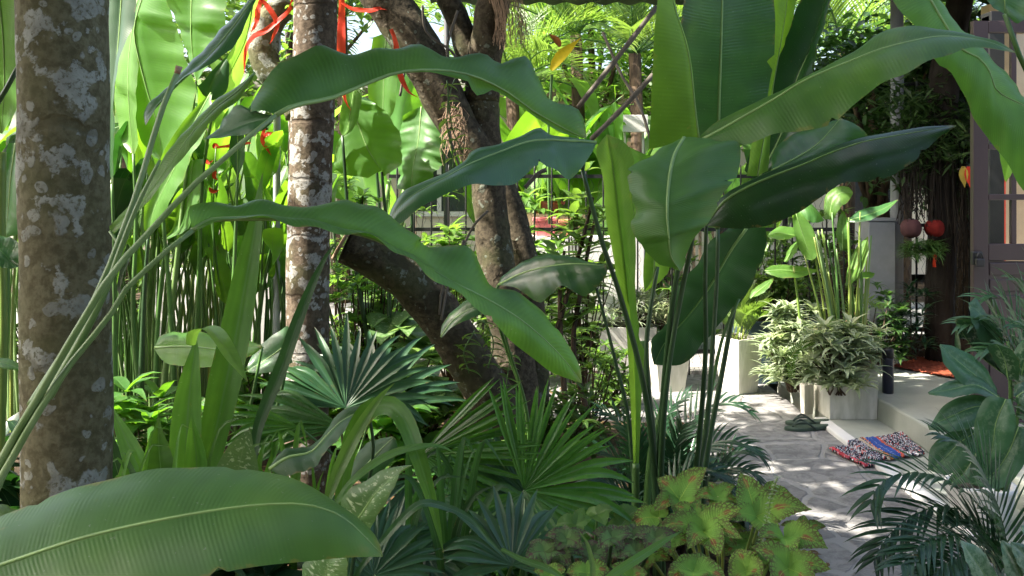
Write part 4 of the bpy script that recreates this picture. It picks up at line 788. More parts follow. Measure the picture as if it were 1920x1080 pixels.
# ---------------------------------------------------------------- big upright clump right of centre
t = thing('giant_strelitzia', 'tall broad-leaved clump with huge upright and drooping leaves right of centre', 'plant', P(1265, 1085, 3.35))
def st2(s, Y, r, mt=M_stemd): return stem(t, s, Y, r, mt, n=24)
hero(t, '1216,280 1220,220 1222,167 1226,83 1233,0 1245,-90 1290,-260', '1311,262 1305,215 1296,133 1289,92 1279,56 1262,0 1262,-90 1290,-260', '1312,266 1306,216 1298,133 1291,92 1281,58 1266,0 1270,-90 1290,-260', (3.0, 3.0, 2.95), -.04, .06, M_back, seed=11, ruf=.006, rib=.002, bulge=.04)
hero(t, '1290,268 1262,190 1262,110 1276,50 1283,0 1290,-120 1350,-330', '1347,250 1348,200 1351,111 1354,0 1354,-120 1350,-330', '1400,262 1436,190 1444,156 1451,111 1452,0 1440,-130 1350,-330', (3.12, 3.1, 3.1), -.08, .05, M_banb, seed=12, ruf=.008, rib=.004, bulge=.05)
hero(t, '1400,330 1430,150 1446,60 1450,0 1460,-90 1500,-260', '1420,330 1448,170 1466,70 1476,0 1485,-90 1500,-260', '1440,320 1456,120 1476,70 1492,10 1500,-80 1500,-260', (3.3, 3.3), -.05, .03, M_back, seed=13, rib=.002)
hero(t, '1396,320 1438,180 1452,112 1478,61 1494,14 1530,-40 1600,-160', '1420,340 1470,240 1494,150 1533,64 1548,10 1565,-50 1600,-160', '1447,330 1500,250 1530,128 1533,83 1558,0 1580,-60 1600,-160', (3.4, 3.35), .0, -.12, M_band, seed=14, rib=.003)
# long leaf reaching right
hero(t, '1311,257 1339,231 1378,211 1436,183 1478,164 1520,143 1560,121 1596,100 1630,74 1659,57 1685,51 1722,50 1759,54 1796,60 1826,68 1870,78 1903,97',
        '1316,262 1340,250 1394,219 1450,187 1505,153 1560,128 1593,115 1648,93 1704,78 1759,68 1815,71 1860,80 1903,98',
        '1314,266 1356,266 1389,273 1417,264 1450,253 1500,246 1544,237 1581,215 1622,181 1667,148 1707,133 1744,113 1781,104 1819,88 1852,90 1903,99', (2.75, 2.6, 2.5, 2.5), .07, -.10, M_ban, seed=15, n=60, m=8, bulge=.10, ruf=.012)
st2('1311,262 1300,330 1285,430 1262,560 1245,720 1235,900 1230,1085', (2.75, 2.95, 3.1, 3.3), [.006, .010, .014])
# silver topped leaf and the long dark one under it
hero(t, '1447,318 1448,292 1465,266 1500,247 1545,232 1576,221', '1447,320 1470,308 1500,292 1535,268 1576,222', '1447,322 1480,312 1540,292 1580,272 1610,262 1628,257 1604,233 1577,222', (2.95, 3.0), .06, -.02, M_banb, seed=16, n=30, ruf=.01, rib=.003)
hero(t, '1322,418 1353,369 1394,344 1444,322 1500,303 1537,289 1581,270 1630,258 1667,251 1722,239 1793,235',
        '1324,421 1358,378 1400,352 1450,330 1500,311 1567,283 1622,265 1680,254 1740,244 1793,236',
        '1322,423 1344,426 1386,429 1428,426 1456,417 1500,396 1537,372 1581,344 1641,338 1678,326 1722,296 1759,259 1793,237', (2.85, 2.8, 2.75, 2.75), .07, -.07, M_band, seed=17, n=56, m=8, bulge=.12, ruf=.012)
st2('1324,420 1322,536 1323,652 1313,800 1300,930 1290,1085', (2.87, 3.1, 3.3), [.006, .009, .013])
# drooping leaf facing the camera
hero(t, '1283,257 1262,266 1240,277 1219,296 1178,313 1181,356 1190,403 1182,420 1197,450 1219,478 1236,496 1261,503 1276,509',
        '1283,259 1264,294 1254,347 1251,403 1254,440 1258,480 1276,509', 
        '1284,257 1330,259 1370,267 1388,276 1381,333 1356,361 1344,394 1328,417 1300,450 1285,478 1284,495 1276,509', (2.75, 2.6, 2.52, 2.5, 2.56), .10, .06, M_ban, seed=18, m=8, bulge=.10, ruf=.018, rib=.005)
st2('1283,258 1290,300 1300,400 1300,438 1282,528 1262,633 1251,711 1243,800 1238,930 1240,1085', (2.76, 2.95, 3.05, 3.3), [.006, .009, .013])
hero(t, '1240,430 1212,470 1206,510 1208,545', '1236,430 1228,480 1224,520 1209,546', '1250,430 1256,490 1248,518 1209,548', (3.2, 3.2), 0, .03, M_back, seed=19, n=20)
# big dark leaf hanging behind the stems
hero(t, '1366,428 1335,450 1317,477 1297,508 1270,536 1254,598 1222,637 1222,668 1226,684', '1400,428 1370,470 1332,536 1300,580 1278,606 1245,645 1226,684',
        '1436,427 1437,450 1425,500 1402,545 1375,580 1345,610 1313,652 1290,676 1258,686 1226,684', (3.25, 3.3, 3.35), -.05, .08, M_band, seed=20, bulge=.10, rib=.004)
# rolled pale leaf
hero(t, '1188,880 1181,730 1173,613 1157,536 1146,458 1138,420 1130,330 1118,280 1138,252', '1192,880 1191,730 1184,613 1172,500 1160,400 1150,320 1138,252', '1197,880 1204,730 1207,650 1196,598 1192,536 1192,458 1186,389 1182,323 1190,305 1173,268 1138,252', (3.25, 3.1, 3.05), -.05, -.07, M_bany, seed=21, bulge=-.14, ruf=.008, rib=.004)
for s, r, Y, mt in (('1092,319 1119,420 1130,458 1157,536 1180,613 1200,691 1215,770 1228,900 1235,1085', [.007, .010, .014], (2.95, 3.2), M_stemd), ('1118,540 1138,613 1157,691 1173,753 1181,810 1190,930 1200,1085', [.005, .008, .011], 3.3, M_stemd),
    ('1233,500 1220,575 1212,652 1218,760 1223,800 1228,930 1235,1085', [.007, .011, .014], 3.2, M_stemd), ('1346,427 1344,520 1336,652 1325,800 1308,900 1300,1085', [.007, .009, .012], 3.2, M_stemd),
    ('1386,560 1358,623 1339,702 1326,780 1315,870 1300,1085', [.005, .009, .012], 3.3, M_stem), ('1192,870 1192,960 1200,1085', [.013, .016], 3.22, M_stem), ('1244,760 1222,840 1212,960 1210,1085', [.012, .015], 3.3, M_stem), ('1206,640 1214,740 1232,860 1240,1085', [.014, .017], 3.35, M_stem), ('1420,340 1400,460 1372,600 1350,720 1325,860 1310,1085', [.008, .012], 3.4, M_stemd), ('1350,260 1345,430', [.009, .009], 3.12, M_stem)):
    st2(s, Y, r, mt)
hero(t, '1118,264 1072,258 1033,254 1010,241 963,260 928,272 882,286 870,307 828,330 758,358 734,389 727,424', '1118,267 1070,264 1000,264 940,284 880,308 840,330 780,362 745,392 727,424',
        '1118,269 1111,284 1088,318 1068,335 1041,319 1006,311 987,327 956,346 878,348 839,362 789,389 750,420 727,425', (2.95, 2.8, 2.6, 2.5), .08, -.07, M_banb, seed=22, n=56, m=8, bulge=.12, ruf=.015)
stem(t, '1118,267 1100,280 1092,319', 2.95, [.006, .007], M_stemd)
# middle drooping leaf of another shoot
t = thing('broad_leaf_plant', 'single shoot with a folded drooping leaf in front of the crooked tree', 'plant', P(1000, 930, 3.7))
hero(t, '934,533 943,516 978,493 1006,479 1060,478 1099,492 1137,497', '935,534 978,513 1017,502 1060,495 1100,495 1137,499', '936,535 967,540 1013,568 1033,551 1052,536 1076,547 1095,555 1118,541 1138,512 1137,500', (3.5, 3.3), .08, -.08, M_banb, seed=23, n=36, bulge=.14, ruf=.02)
hero(t, '826,630 830,606 859,574 885,560 935,560', '826,632 850,600 880,580 935,562', '828,634 850,612 900,590 935,564', (3.45, 3.5), .04, -.03, M_banb, seed=24, n=20, rib=.002)
stem(t, '935,534 925,560 945,640 985,760 1000,930', (3.5, 3.6, 3.7), [.006, .01], M_stem); stem(t, '935,562 950,640 985,760 1002,930', (3.5, 3.7), [.004, .009], M_stem)

# ---------------------------------------------------------------- top right drooping leaves
t = thing('overhanging_banana', 'long folded leaf drooping from the top right corner past the door', 'plant', (2.0, 3.1, -.1))
hero(t, '1755,-8 1781,26 1807,56 1833,76 1855,107 1885,137 1920,181 1990,250', '1740,-8 1766,36 1804,93 1833,107 1855,133 1867,167 1893,185 1925,200 1990,252',
        '1672,-8 1690,24 1722,56 1750,113 1781,133 1804,174 1822,215 1848,252 1874,285 1893,318 1925,362 1960,350 1990,256', (2.7, 2.65, 2.6), .10, -.02, M_ban, seed=31, m=8, bulge=.10)
stem(t, '1740,-8 1720,-120 1800,-260 2100,-200 2250,400 2300,1200', (2.7, 2.9, 3.0), [.006, .015], M_stem)
hero(t, '1846,-8 1862,14 1880,24', '1880,-30 1884,0 1884,26', '1960,-40 1925,30 1907,44 1890,30', (2.6, 2.6), 0, -.03, M_banb, seed=32, n=16, rib=.003)
stem(t, '1884,26 1897,65 1920,125 2000,300 2200,1300', (2.6, 2.9), [.007, .014], M_stem)
t = thing('broad_leaf_plant', 'bright glowing leaf tip hanging at the right edge above the door', 'plant', (3.0, 4.0, .15))
hero(t, '1870,250 1874,290 1882,330', '1895,240 1892,290 1884,338', '1910,260 1905,310 1886,342', (3.6, 3.6), 0, -.03, M_back, seed=33, n=14, rib=0); stem(t, '1895,240 2010,200 2050,600 2060,1000', 3.7, [.004, .009], M_stem)

# ---------------------------------------------------------------- left: backlit leaves behind the first trunk
t = thing('backlit_banana', 'glowing backlit banana leaves right of the nearest palm trunk', 'banana plant', P(300, 800, 4.6))
hero(t, '300,-30 262,0 252,60 248,150 252,225 265,265 300,298', '280,-40 252,50 258,100 280,185 298,245 302,300', '300,-30 325,40 345,95 363,150 358,215 335,262 303,302', (4.6, 4.7), .08, -.12, M_back, seed=41, n=34)
hero(t, '256,-20 238,60 216,135 216,200 228,262 240,284', '260,-10 248,60 240,140 244,230 250,288', '266,30 258,120 256,220 258,270 252,290', (4.75, 4.7), .12, -.06, M_bany, seed=42, n=30)
hero(t, '206,-30 200,50 200,200 208,340', '230,-30 224,60 212,200 210,345', '258,-30 252,36 218,135 214,250 212,350', (4.3, 4.3), .05, -.08, M_band, seed=43, n=30)
hero(t, '300,-20 330,40 352,104 366,150', '360,-20 358,60 362,110 368,150', '425,-20 420,60 400,104 370,152', (4.9, 4.9), .1, -.1, M_back, seed=44, n=26)
hero(t, '470,-20 448,70 410,130 395,185 398,196', '478,-20 462,70 430,140 405,190', '490,-20 475,70 452,150 425,196 400,198', (5.0, 5.0), -.05, .10, M_bany, seed=45, n=26)
hero(t, '396,172 340,232 300,300 272,380 270,430 276,438', '396,174 360,240 325,320 290,390 278,440', '398,176 382,250 355,305 335,350 305,405 280,440', (4.2, 4.3), 0, -.12, M_back, seed=46, n=30)
hero(t, '430,100 400,130 372,160 364,150', '425,110 400,150 385,180 366,155', '430,120 425,170 395,188 368,158', 4.6, 0, 0, M_band, seed=47, n=14, rib=0)
hero(t, '352,300 338,380 322,430 306,448', '362,300 352,380 335,430 310,448', '382,298 372,370 350,430 312,450', (4.8, 4.8), .0, -.1, M_back, seed=48, n=24)
hero(t, '510,190 480,190 455,215 420,240', '506,195 482,215 455,232 420,242', '504,200 480,240 455,244 422,244', 4.6, 0, -.05, M_band, seed=49, n=14, rib=0)
hero(t, '452,210 436,240 430,290 444,330', '446,212 446,250 446,290 445,332', '442,214 458,250 458,300 446,332', 4.7, 0, -.04, M_band, seed=50, n=16)
for s, Y in (('302,300 305,400 318,560 330,800', 4.7), ('250,288 255,420 250,600 270,800', 4.7), ('210,345 214,500 215,800', 4.3), ('368,152 352,300 330,500 300,800', 4.8), ('402,192 380,330 372,560 360,800', 4.9), ('278,440 270,560 262,800', 4.3), ('445,332 440,480 425,800', 4.7), ('310,450 296,600 290,800', 4.7)): stem(t, s, Y, [.007, .012, .018], random.Random(s).choice([M_stem, M_stemp, M_stemd]))
t = thing('backlit_banana', 'bright leaf with a dark stalk at the far left edge', 'banana plant', P(-60, 800, 3.2))
hero(t, '-60,-60 -50,60 -40,180 0,250', '-10,-60 5,60 8,160 2,250', '40,-60 36,20 32,120 30,200 4,252', (3.1, 3.2), 0, -.06, M_back, seed=51, n=26)
stem(t, '36,122 16,160 -10,200 -60,330 -80,900', (3.0, 3.2), [.008, .012], M_stemd)
hero(t, '15,268 0,330 -20,400 -10,440', '30,268 20,340 15,400 8,444', '44,268 46,340 46,430 12,446', (3.2, 3.2), 0, -.04, M_banb, seed=52, n=24); hero(t, '-30,440 0,442 30,450 42,470', '-30,460 0,470 20,490 36,500', '-30,490 0,500 20,504 38,500', (3.0, 3.0), .05, -.05, M_banb, seed=53, n=16, rib=0)
stem(t, '12,446 14,520 8,700 0,900', 3.2, [.008, .012], M_stem); stem(t, '4,285 2,420 6,600 0,900', 3.1, [.014, .014], M_stemy)
hero(t, '-40,672 0,670 25,676 42,690', '-40,680 0,680 25,686 44,694', '-40,700 0,690 25,694 44,698', 2.5, .03, -.03, M_ban, seed=54, n=16, rib=.001); hero(t, '-40,950 0,945 30,955 60,980', '-40,980 0,970 30,975 60,985', '-40,1040 0,1000 30,992 60,990', 1.4, .03, -.03, M_bany, seed=55, n=16, rib=.001)
# big ear leaves behind the second trunk
t = thing('elephant_ear', 'ribbed elephant ear leaves between the second trunk and the crooked tree', 'plant', P(720, 700, 5.0))
hero(t, '640,176 652,230 628,280 632,320 690,334', '642,178 670,230 690,280 716,320', '690,184 728,215 748,250 752,305 718,332', (5.0, 4.9), 0, -.15, M_back, seed=61, n=26)
hero(t, '760,215 745,250 748,300 745,355', '790,200 785,260 775,310 770,358', '850,230 836,270 825,310 800,352', (5.1, 5.0), .1, -.1, M_ban, seed=62, n=26, ruf=.06)
hero(t, '700,70 690,130 692,200 700,250', '725,60 720,130 718,200 712,250', '748,70 745,130 740,200 716,252', (5.3, 5.3), 0, -.06, M_back, seed=63, n=20)
hero(t, '652,160 640,200 636,240 640,252', '665,165 658,205 652,240 644,254', '680,150 676,200 664,240 646,255', (4.9, 4.9), 0, -.05, M_bany, seed=64, n=20)
for s, Y in (('716,322 724,420 730,560 725,700', 4.9), ('770,355 772,450 750,600 735,700', 5.05), ('700,250 712,400 722,700', 5.3), ('642,254 655,420 700,700', 4.9)): stem(t, s, Y, [.008, .014], M_stemd)
g = 'tall stemmed heliconia clumps behind the palm trunks'
r4 = random.Random(31)
for i, (px, Y, H, n, lab, mts, LL, LW) in enumerate([
    (250, 5.6, 1.9, 20, 'tall stemmed clump directly right of the nearest trunk', [M_back, M_ban, M_bany], .55, .07), (330, 5.3, 1.75, 22, 'tall stemmed clump with red flowers left of the strap leaves', [M_back, M_ban, M_back], .5, .065),
    (420, 5.7, 1.9, 22, 'tall thin-stemmed clump in front of the white pillar', [M_back, M_bany, M_ban], .5, .06), (470, 5.2, 1.5, 18, 'thin bright stems left of the pale pipe', [M_back, M_back, M_ban], .45, .055),
    (40, 5.2, 1.9, 18, 'tall stemmed clump behind the leftmost edge of the view', [M_back, M_ban], .6, .08), (-60, 4.4, 1.7, 12, 'dense clump at the far left edge', [M_ban, M_band], .6, .08),
    (560, 5.6, 1.7, 14, 'tall stemmed clump behind the second trunk', [M_back, M_ban], .45, .06), (180, 5.0, 1.6, 14, 'tall stemmed clump hidden behind the nearest trunk', [M_band, M_ban], .5, .07)]):
    c = P(px, 350, Y); clump('heliconia_clump', lab, 'heliconia', (c.x, Y), int(n * 1.6), H, LL, LW, mts, 500 + i, g, .13, .16, 1.1, stem=[M_stem, M_stemp, M_stemy][i % 3], rs=.0085, hmin=.5)
b = MB()
t = thing('red_heliconia_flower', 'small red flower spikes on thin stems left of the pale pipe', 'flower', P(420, 330, 5.0))
for s in ('400,278 404,272 412,276', '372,350 368,362 380,366', '405,320 402,332 410,338', '455,268 448,272 458,278', '392,352 400,360 412,356', '385,300 392,306 400,300'):
    b = MB(); blade(b, curve3(s, 4.95, 5), .013, (0, -1, .3), 'lance', .5, 1); b.build('bract', M_red, t)
b = MB(); b.tube(curve3('405,276 402,332 400,420 404,640', 4.97, 10), .004, 5); b.build('stem', M_stem, t); b = MB(); b.tube(curve3('380,300 374,358 378,500 380,640', 4.97, 10), .004, 5); b.build('stem', M_stem, t)

# ---------------------------------------------------------------- strap leaves, variegated leaves
def rib_leaf(parent, s, Y, w, mat, prof='strap', nrm=(0, -1, .35), fold=.25, n=26, tw=0.0, m=3, name='leaf', curl=0):
    Ym = li(Y, .5); b = MB(); blade(b, curve3(s, Y, n), w / 2 * Ym / F, nrm, prof, fold, m, twist=tw, curl=curl, ruf=.05); return b.build(name, mat, parent)
t = thing('strap_leaf_plant', 'upright strap-leaved plant with one leaf bent over, right of the nearest trunk', 'plant', P(390, 1000, 2.7))
rib_leaf(t, '390,1000 393,870 415,760 440,640 462,520 478,430 492,325', (2.7, 2.75, 2.8), 62, M_strap)
rib_leaf(t, '352,1000 350,870 352,780 360,700 366,650 364,625', (2.65, 2.7), 60, M_strap, prof='strap'); rib_leaf(t, '357,648 362,628 375,618 395,618 415,640 440,680 465,716', (2.68, 2.5, 2.4), 34, M_bany, nrm=(.3, -.4, 1))
rib_leaf(t, '470,900 485,800 528,690 563,590 592,520 618,470 640,445', (2.6, 2.8), 26, M_strapd); rib_leaf(t, '300,960 303,900 298,840 297,770', 2.5, 62, M_ban, 'lance')
rib_leaf(t, '290,960 262,880 235,820 200,742', (2.5, 2.6), 44, M_strap, 'lance'); rib_leaf(t, '240,960 225,900 212,850 208,790', 2.6, 50, M_band, 'lance'); rib_leaf(t, '255,960 245,900 235,850 228,850', 2.5, 36, M_banb, 'lance'); rib_leaf(t, '345,960 368,880 362,800 358,760', 2.55, 46, M_strap, 'lance')
t = thing('dumb_cane', 'small variegated leaf with white flecks beside the strap leaves', 'plant', P(445, 1000, 2.4)); rib_leaf(t, '440,960 446,890 455,845 469,800', 2.4, 92, M_dief, 'ovate', fold=.12); stem(t, '440,955 442,1020 450,1150', 2.4, [.005, .006], M_stem)
t = thing('dumb_cane', 'cream flecked leaves rising behind the tip of the huge corner leaf', 'plant', P(640, 1150, 2.1))
hero(t, '640,985 640,940 645,920 680,905 710,885 740,875 773,872', '655,1000 680,960 705,925 735,898 773,872', '690,1000 712,960 728,935 745,900 755,880 773,872', (2.1, 2.05), .03, -.03, M_dief, seed=71, n=24, rib=.002)
hero(t, '566,1090 568,1060 590,1035 645,1030', '600,1120 610,1080 620,1050 645,1032', '640,1120 648,1090 652,1060 646,1032', 1.9, .02, -.02, M_dief, seed=72, n=16, rib=.001); stem(t, '655,1000 650,1060 640,1200', 2.1, [.004, .006], M_stem)
t = thing('ear_leaf_plant', 'yellow-green rounded leaf lying level behind the bent strap leaf', 'plant', P(400, 900, 3.2))
hero(t, '290,650 300,630 350,622 400,628 450,632 492,648', '290,652 350,650 420,655 492,650', '290,656 310,680 360,688 420,686 470,668 492,652', (3.2, 3.15), .1, -.06, M_back, seed=73, n=22)
hero(t, '540,610 510,630 480,655 462,690', '545,640 520,660 490,680 464,696', '548,680 520,694 490,700 466,698', (3.4, 3.4), .04, -.04, M_banb, seed=74, n=16); stem(t, '492,650 470,760 440,900', 3.3, [.005, .007], M_stem); stem(t, '545,640 520,760 450,900', 3.4, [.005, .007], M_stem)
t = thing('dark_leaf_plant', 'wavy dark leaf and broad dark leaf left of the pale bent strap', 'plant', P(640, 1100, 2.3))
hero(t, '503,877 533,843 560,838 583,837 600,822 617,797 640,772 660,762 690,762', '505,880 540,858 583,848 610,820 640,790 690,764', '507,883 537,892 580,880 615,845 645,808 690,768', (2.25, 2.3), .03, -.06, M_strapd, seed=75, n=30, ruf=.03)
hero(t, '655,895 665,860 690,830 735,818', '665,900 690,870 712,845 738,820', '690,905 720,880 745,850 742,822', (2.5, 2.5), .04, -.02, M_strapd, seed=76, n=18)
stem(t, '690,764 700,850 670,1000 650,1150', (2.3, 2.4), [.004, .006], M_stemd); stem(t, '660,900 655,1000 645,1150', 2.45, [.004, .006], M_stemd)
t = thing('strap_leaf_plant', 'arching narrow strap leaves in the lower middle, one pale and bent', 'plant', P(640, 1150, 2.0))
rib_leaf(t, '608,960 617,930 633,887 660,830 693,773 717,740 740,718', (1.95, 2.05), 25, M_bany, fold=.5)
rib_leaf(t, '640,1010 640,930 660,820 690,770 712,760 735,762 757,785 777,835 797,897 813,953 832,1038', (2.2, 2.15, 2.0, 2.0), 36, M_strap, nrm=(.2, -1, .2), prof='strap', n=40)
rib_leaf(t, '622,960 650,915 687,880 733,852 783,838 827,837 857,852', (1.95, 2.0), 16, M_strap, nrm=(0, -.8, .7)); rib_leaf(t, '650,1110 680,1060 713,1020 760,967 793,944 833,950 883,973 917,1013 948,1045', (1.9, 2.0), 15, M_banb, nrm=(0, -.8, .6), n=34)
rib_leaf(t, '1090,1150 1111,1078 1102,1022 1085,994', (1.9, 2.0), 11, M_bany); rib_leaf(t, '1100,1120 1149,1078 1204,1042 1248,1013 1282,994', (1.85, 1.95), 17, M_strap, nrm=(0, -.8, .6)); rib_leaf(t, '940,1030 980,1050 1030,1068 1080,1100', (1.95, 1.9), 13, M_strap, nrm=(0, -.8, .6))

r8 = random.Random(55)
for lab, x0, x1, Y0, n_, mt in (('tuft of slender arching blades between the strap leaves and the fan palms', 470, 640, 2.75, 15, M_strap), ('tuft of narrow dark blades below the glowing fan palm', 760, 930, 2.6, 14, M_strapd), ('grassy tuft at the foot of the nearest trunk', 215, 420, 2.5, 14, M_strap)):
    t = thing('blade_tuft', lab, 'plant', P((x0 + x1) / 2, 1180, Y0), 'tufts of narrow blades in the bed')
    for i in range(n_):
        xb = r8.uniform(x0, x1); dx = r8.uniform(-110, 110); yt = r8.uniform(790, 930)
        rib_leaf(t, '%f,1150 %f,%f %f,%f %f,%f' % ((x0 + x1) / 2 + (xb - (x0 + x1) / 2) * .3, xb, 1000, xb + dx * .5, yt, xb + dx * 1.1, yt + r8.uniform(-30, 70)), Y0 + r8.uniform(-.15, .15), r8.uniform(9, 18), mt, nrm=(r8.uniform(-.4, .4), -.8, .5), n=20, m=2)
# ---------------------------------------------------------------- fan palms
g = 'fan palms in the bed'
def fpalm(label, leaves, base, seed=0):
    t = thing('fan_palm', label, 'fan palm', base, g); base = Vector(base)
    for i, (px, py, Y, R_px, a0, a1, ns, mt, tilt, dr, asp) in enumerate(leaves):
        h = P(px, py, Y); fan(t, h, None, R_px * Y / F, ns, mt, droop=dr, seed=seed + i, a0=a0, a1=a1, tilt=tilt, asp=asp); b = MB(); b.tube(cr([base + Vector((rnd.uniform(-.03, .03), 0, 0)), base.lerp(h, .5) + Vector((0, .05, .03)), h], 8), .0045, 6); b.build('petiole', M_stem, t)
fpalm('fan palm with bluish upright blades in front of the second trunk', [(648, 765, 3.5, 190, -5, 185, 26, M_fand, (.1, -.8, .6), .7, .75), (640, 800, 3.2, 220, 130, 215, 16, M_fan, (-.1, -.7, .7), .8, .6), (700, 770, 3.7, 190, 20, 150, 18, M_fand, (.2, -.7, .7), .8, .7)], P(640, 960, 3.6), 81)
fpalm('fan palm with a flat glowing fan pointing right', [(790, 853, 2.9, 240, -48, 48, 24, M_fan, (-.1, -.95, .3), .15, 1.0), (560, 800, 2.9, 150, 150, 230, 12, M_fan, (0, -.8, .5), .7, .8), (770, 900, 3.0, 190, 190, 330, 16, M_fand, (0, -.8, .5), .6, .8)], P(790, 1060, 3.0), 91)
fpalm('fan palm with a full radiating fan in the lower middle', [(983, 920, 2.8, 215, 25, 112, 18, M_fan, (.0, -.95, .3), .15, 1.0), (983, 920, 2.78, 235, -42, 24, 9, M_fan, (.0, -.85, .5), .5, .9), (984, 921, 2.76, 150, 190, 318, 13, M_fan, (0, -.8, .6), .5, .9), (985, 925, 2.85, 170, 110, 200, 14, M_fand, (0, -.8, .6), .5, .9)], P(985, 1130, 2.85), 101)
fpalm('small dark fan palm close to the ground below the pale bent strap', [(850, 985, 2.7, 150, 180, 380, 24, M_fand, (.1, -.8, .6), .7, .9), (800, 1040, 2.5, 130, 150, 390, 22, M_fand, (-.1, -.8, .6), .7, .9)], P(850, 1130, 2.7), 111)
fpalm('low fan palm in the shade at the bottom middle', [(960, 1060, 2.4, 150, -20, 200, 22, M_fand, (.1, -.8, .6), .6, .9), (700, 1080, 2.4, 150, 0, 180, 20, M_fand, (.1, -.8, .6), .6, .9)], P(940, 1200, 2.4), 121)

# ---------------------------------------------------------------- lady palms around the base and at lower right
g = 'dark feathery palms beside the path'
def lowpalm(label, base, specs, seed, mt=M_palm, LL=.16, LW=.010, n=20):
    r_ = random.Random(seed); t = thing('feather_palm', label, 'palm', base, g)
    for s, Y, k in specs:
        f = MB(); frond(f, curve3(s, Y, 16), LL * k, LW, n, (0, -.35, 1), .5, .95, .004, r_, .22, 4, .15); f.build('frond', None, t, mats=[mt, M_stemd])
b0 = '1240,1010'
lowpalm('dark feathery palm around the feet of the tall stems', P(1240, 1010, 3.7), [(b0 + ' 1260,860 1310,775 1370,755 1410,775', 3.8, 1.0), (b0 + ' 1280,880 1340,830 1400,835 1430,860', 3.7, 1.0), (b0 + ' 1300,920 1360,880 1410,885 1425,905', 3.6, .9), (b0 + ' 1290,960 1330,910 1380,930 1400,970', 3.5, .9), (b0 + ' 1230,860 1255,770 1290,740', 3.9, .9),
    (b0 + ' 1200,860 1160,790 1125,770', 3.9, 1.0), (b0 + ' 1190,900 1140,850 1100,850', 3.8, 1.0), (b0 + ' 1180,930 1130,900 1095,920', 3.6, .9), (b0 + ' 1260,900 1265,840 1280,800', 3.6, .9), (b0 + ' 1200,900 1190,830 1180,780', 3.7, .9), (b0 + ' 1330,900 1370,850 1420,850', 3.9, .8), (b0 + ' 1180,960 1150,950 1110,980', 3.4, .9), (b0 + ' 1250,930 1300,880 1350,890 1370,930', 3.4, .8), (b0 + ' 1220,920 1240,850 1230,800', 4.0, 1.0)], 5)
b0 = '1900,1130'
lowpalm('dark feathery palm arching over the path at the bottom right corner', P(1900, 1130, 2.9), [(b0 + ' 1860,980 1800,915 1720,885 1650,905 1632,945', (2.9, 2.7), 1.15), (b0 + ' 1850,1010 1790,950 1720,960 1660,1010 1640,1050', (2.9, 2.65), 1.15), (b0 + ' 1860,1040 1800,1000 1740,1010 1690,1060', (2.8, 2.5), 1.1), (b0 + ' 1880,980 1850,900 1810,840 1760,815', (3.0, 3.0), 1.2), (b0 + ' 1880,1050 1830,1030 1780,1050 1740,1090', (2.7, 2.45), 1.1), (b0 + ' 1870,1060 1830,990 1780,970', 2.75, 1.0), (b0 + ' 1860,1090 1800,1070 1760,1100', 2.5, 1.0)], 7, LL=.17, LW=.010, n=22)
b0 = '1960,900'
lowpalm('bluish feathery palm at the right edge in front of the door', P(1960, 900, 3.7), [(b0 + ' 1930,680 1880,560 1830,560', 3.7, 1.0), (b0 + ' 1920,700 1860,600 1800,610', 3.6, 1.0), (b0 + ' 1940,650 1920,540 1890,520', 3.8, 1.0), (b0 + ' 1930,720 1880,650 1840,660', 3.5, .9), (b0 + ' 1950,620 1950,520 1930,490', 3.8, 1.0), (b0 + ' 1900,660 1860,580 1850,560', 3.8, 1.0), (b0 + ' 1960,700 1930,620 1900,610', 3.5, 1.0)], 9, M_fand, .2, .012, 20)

# variegated plant at the right
t = thing('dumb_cane', 'large speckled-leaved plant in a white pot at the right edge', 'plant', (1.83, 3.55, .0)); Yd2 = 3.5
for i, (a, c, b_, Y, mt) in enumerate([('1868,640 1800,600 1790,650 1800,690', '1880,700 1840,670 1815,640 1790,600', '1890,690 1880,640 1840,600 1795,598', 3.6, M_dief2),
    ('1870,730 1840,680 1790,650 1762,645', '1870,742 1830,705 1790,672 1762,646', '1868,750 1820,730 1775,690 1762,650', 3.45, M_dief2), ('1880,700 1860,670 1852,650 1868,645', '1890,712 1885,680 1875,655 1868,645', '1910,712 1912,680 1895,655 1870,646', 3.3, M_dief2),
    ('1870,735 1830,705 1780,715 1740,735', '1872,745 1830,722 1785,730 1740,737', '1870,752 1830,738 1790,745 1742,740', 3.4, M_dief2), ('1870,750 1820,740 1770,760 1742,800 1738,790', '1868,765 1830,762 1785,780 1740,800', '1860,790 1830,800 1780,810 1742,806', 3.4, M_dief2),
    ('1880,745 1850,745 1828,790 1830,850 1850,868', '1886,748 1868,790 1862,830 1855,868', '1895,748 1905,790 1890,840 1860,866', 3.2, M_dief2), ('1820,800 1780,810 1745,840 1740,880', '1830,810 1800,830 1770,860 1745,882', '1840,820 1820,860 1780,890 1748,884', 3.4, M_dief2),
    ('1900,790 1870,830 1825,860 1815,905', '1910,800 1890,850 1860,890 1820,908', '1930,810 1920,870 1880,915 1825,910', 3.35, M_dief2), ('1905,700 1900,665 1915,640 1940,630', '1915,705 1920,680 1930,650 1940,632', '1930,705 1950,680 1950,650 1942,632', 3.3, M_dief2), ('1880,620 1850,590 1830,560 1815,570', '1885,640 1860,620 1840,590 1818,572', '1870,660 1840,640 1825,610 1816,576', 3.6, M_dief2),
    ('1850,790 1815,830 1790,880 1775,905', '1858,800 1830,850 1805,890 1778,908', '1865,815 1855,860 1825,900 1780,910', 3.5, M_dief2), ('1900,740 1905,720 1925,715 1945,740', '1905,745 1920,735 1935,740 1950,760', '1905,755 1925,765 1940,770 1950,765', 3.2, M_dief2)]):
    hero(t, a, c, b_, Y, .03, -.05, mt, n=20, m=4, seed=200 + i, rib=.0016, bulge=.14)
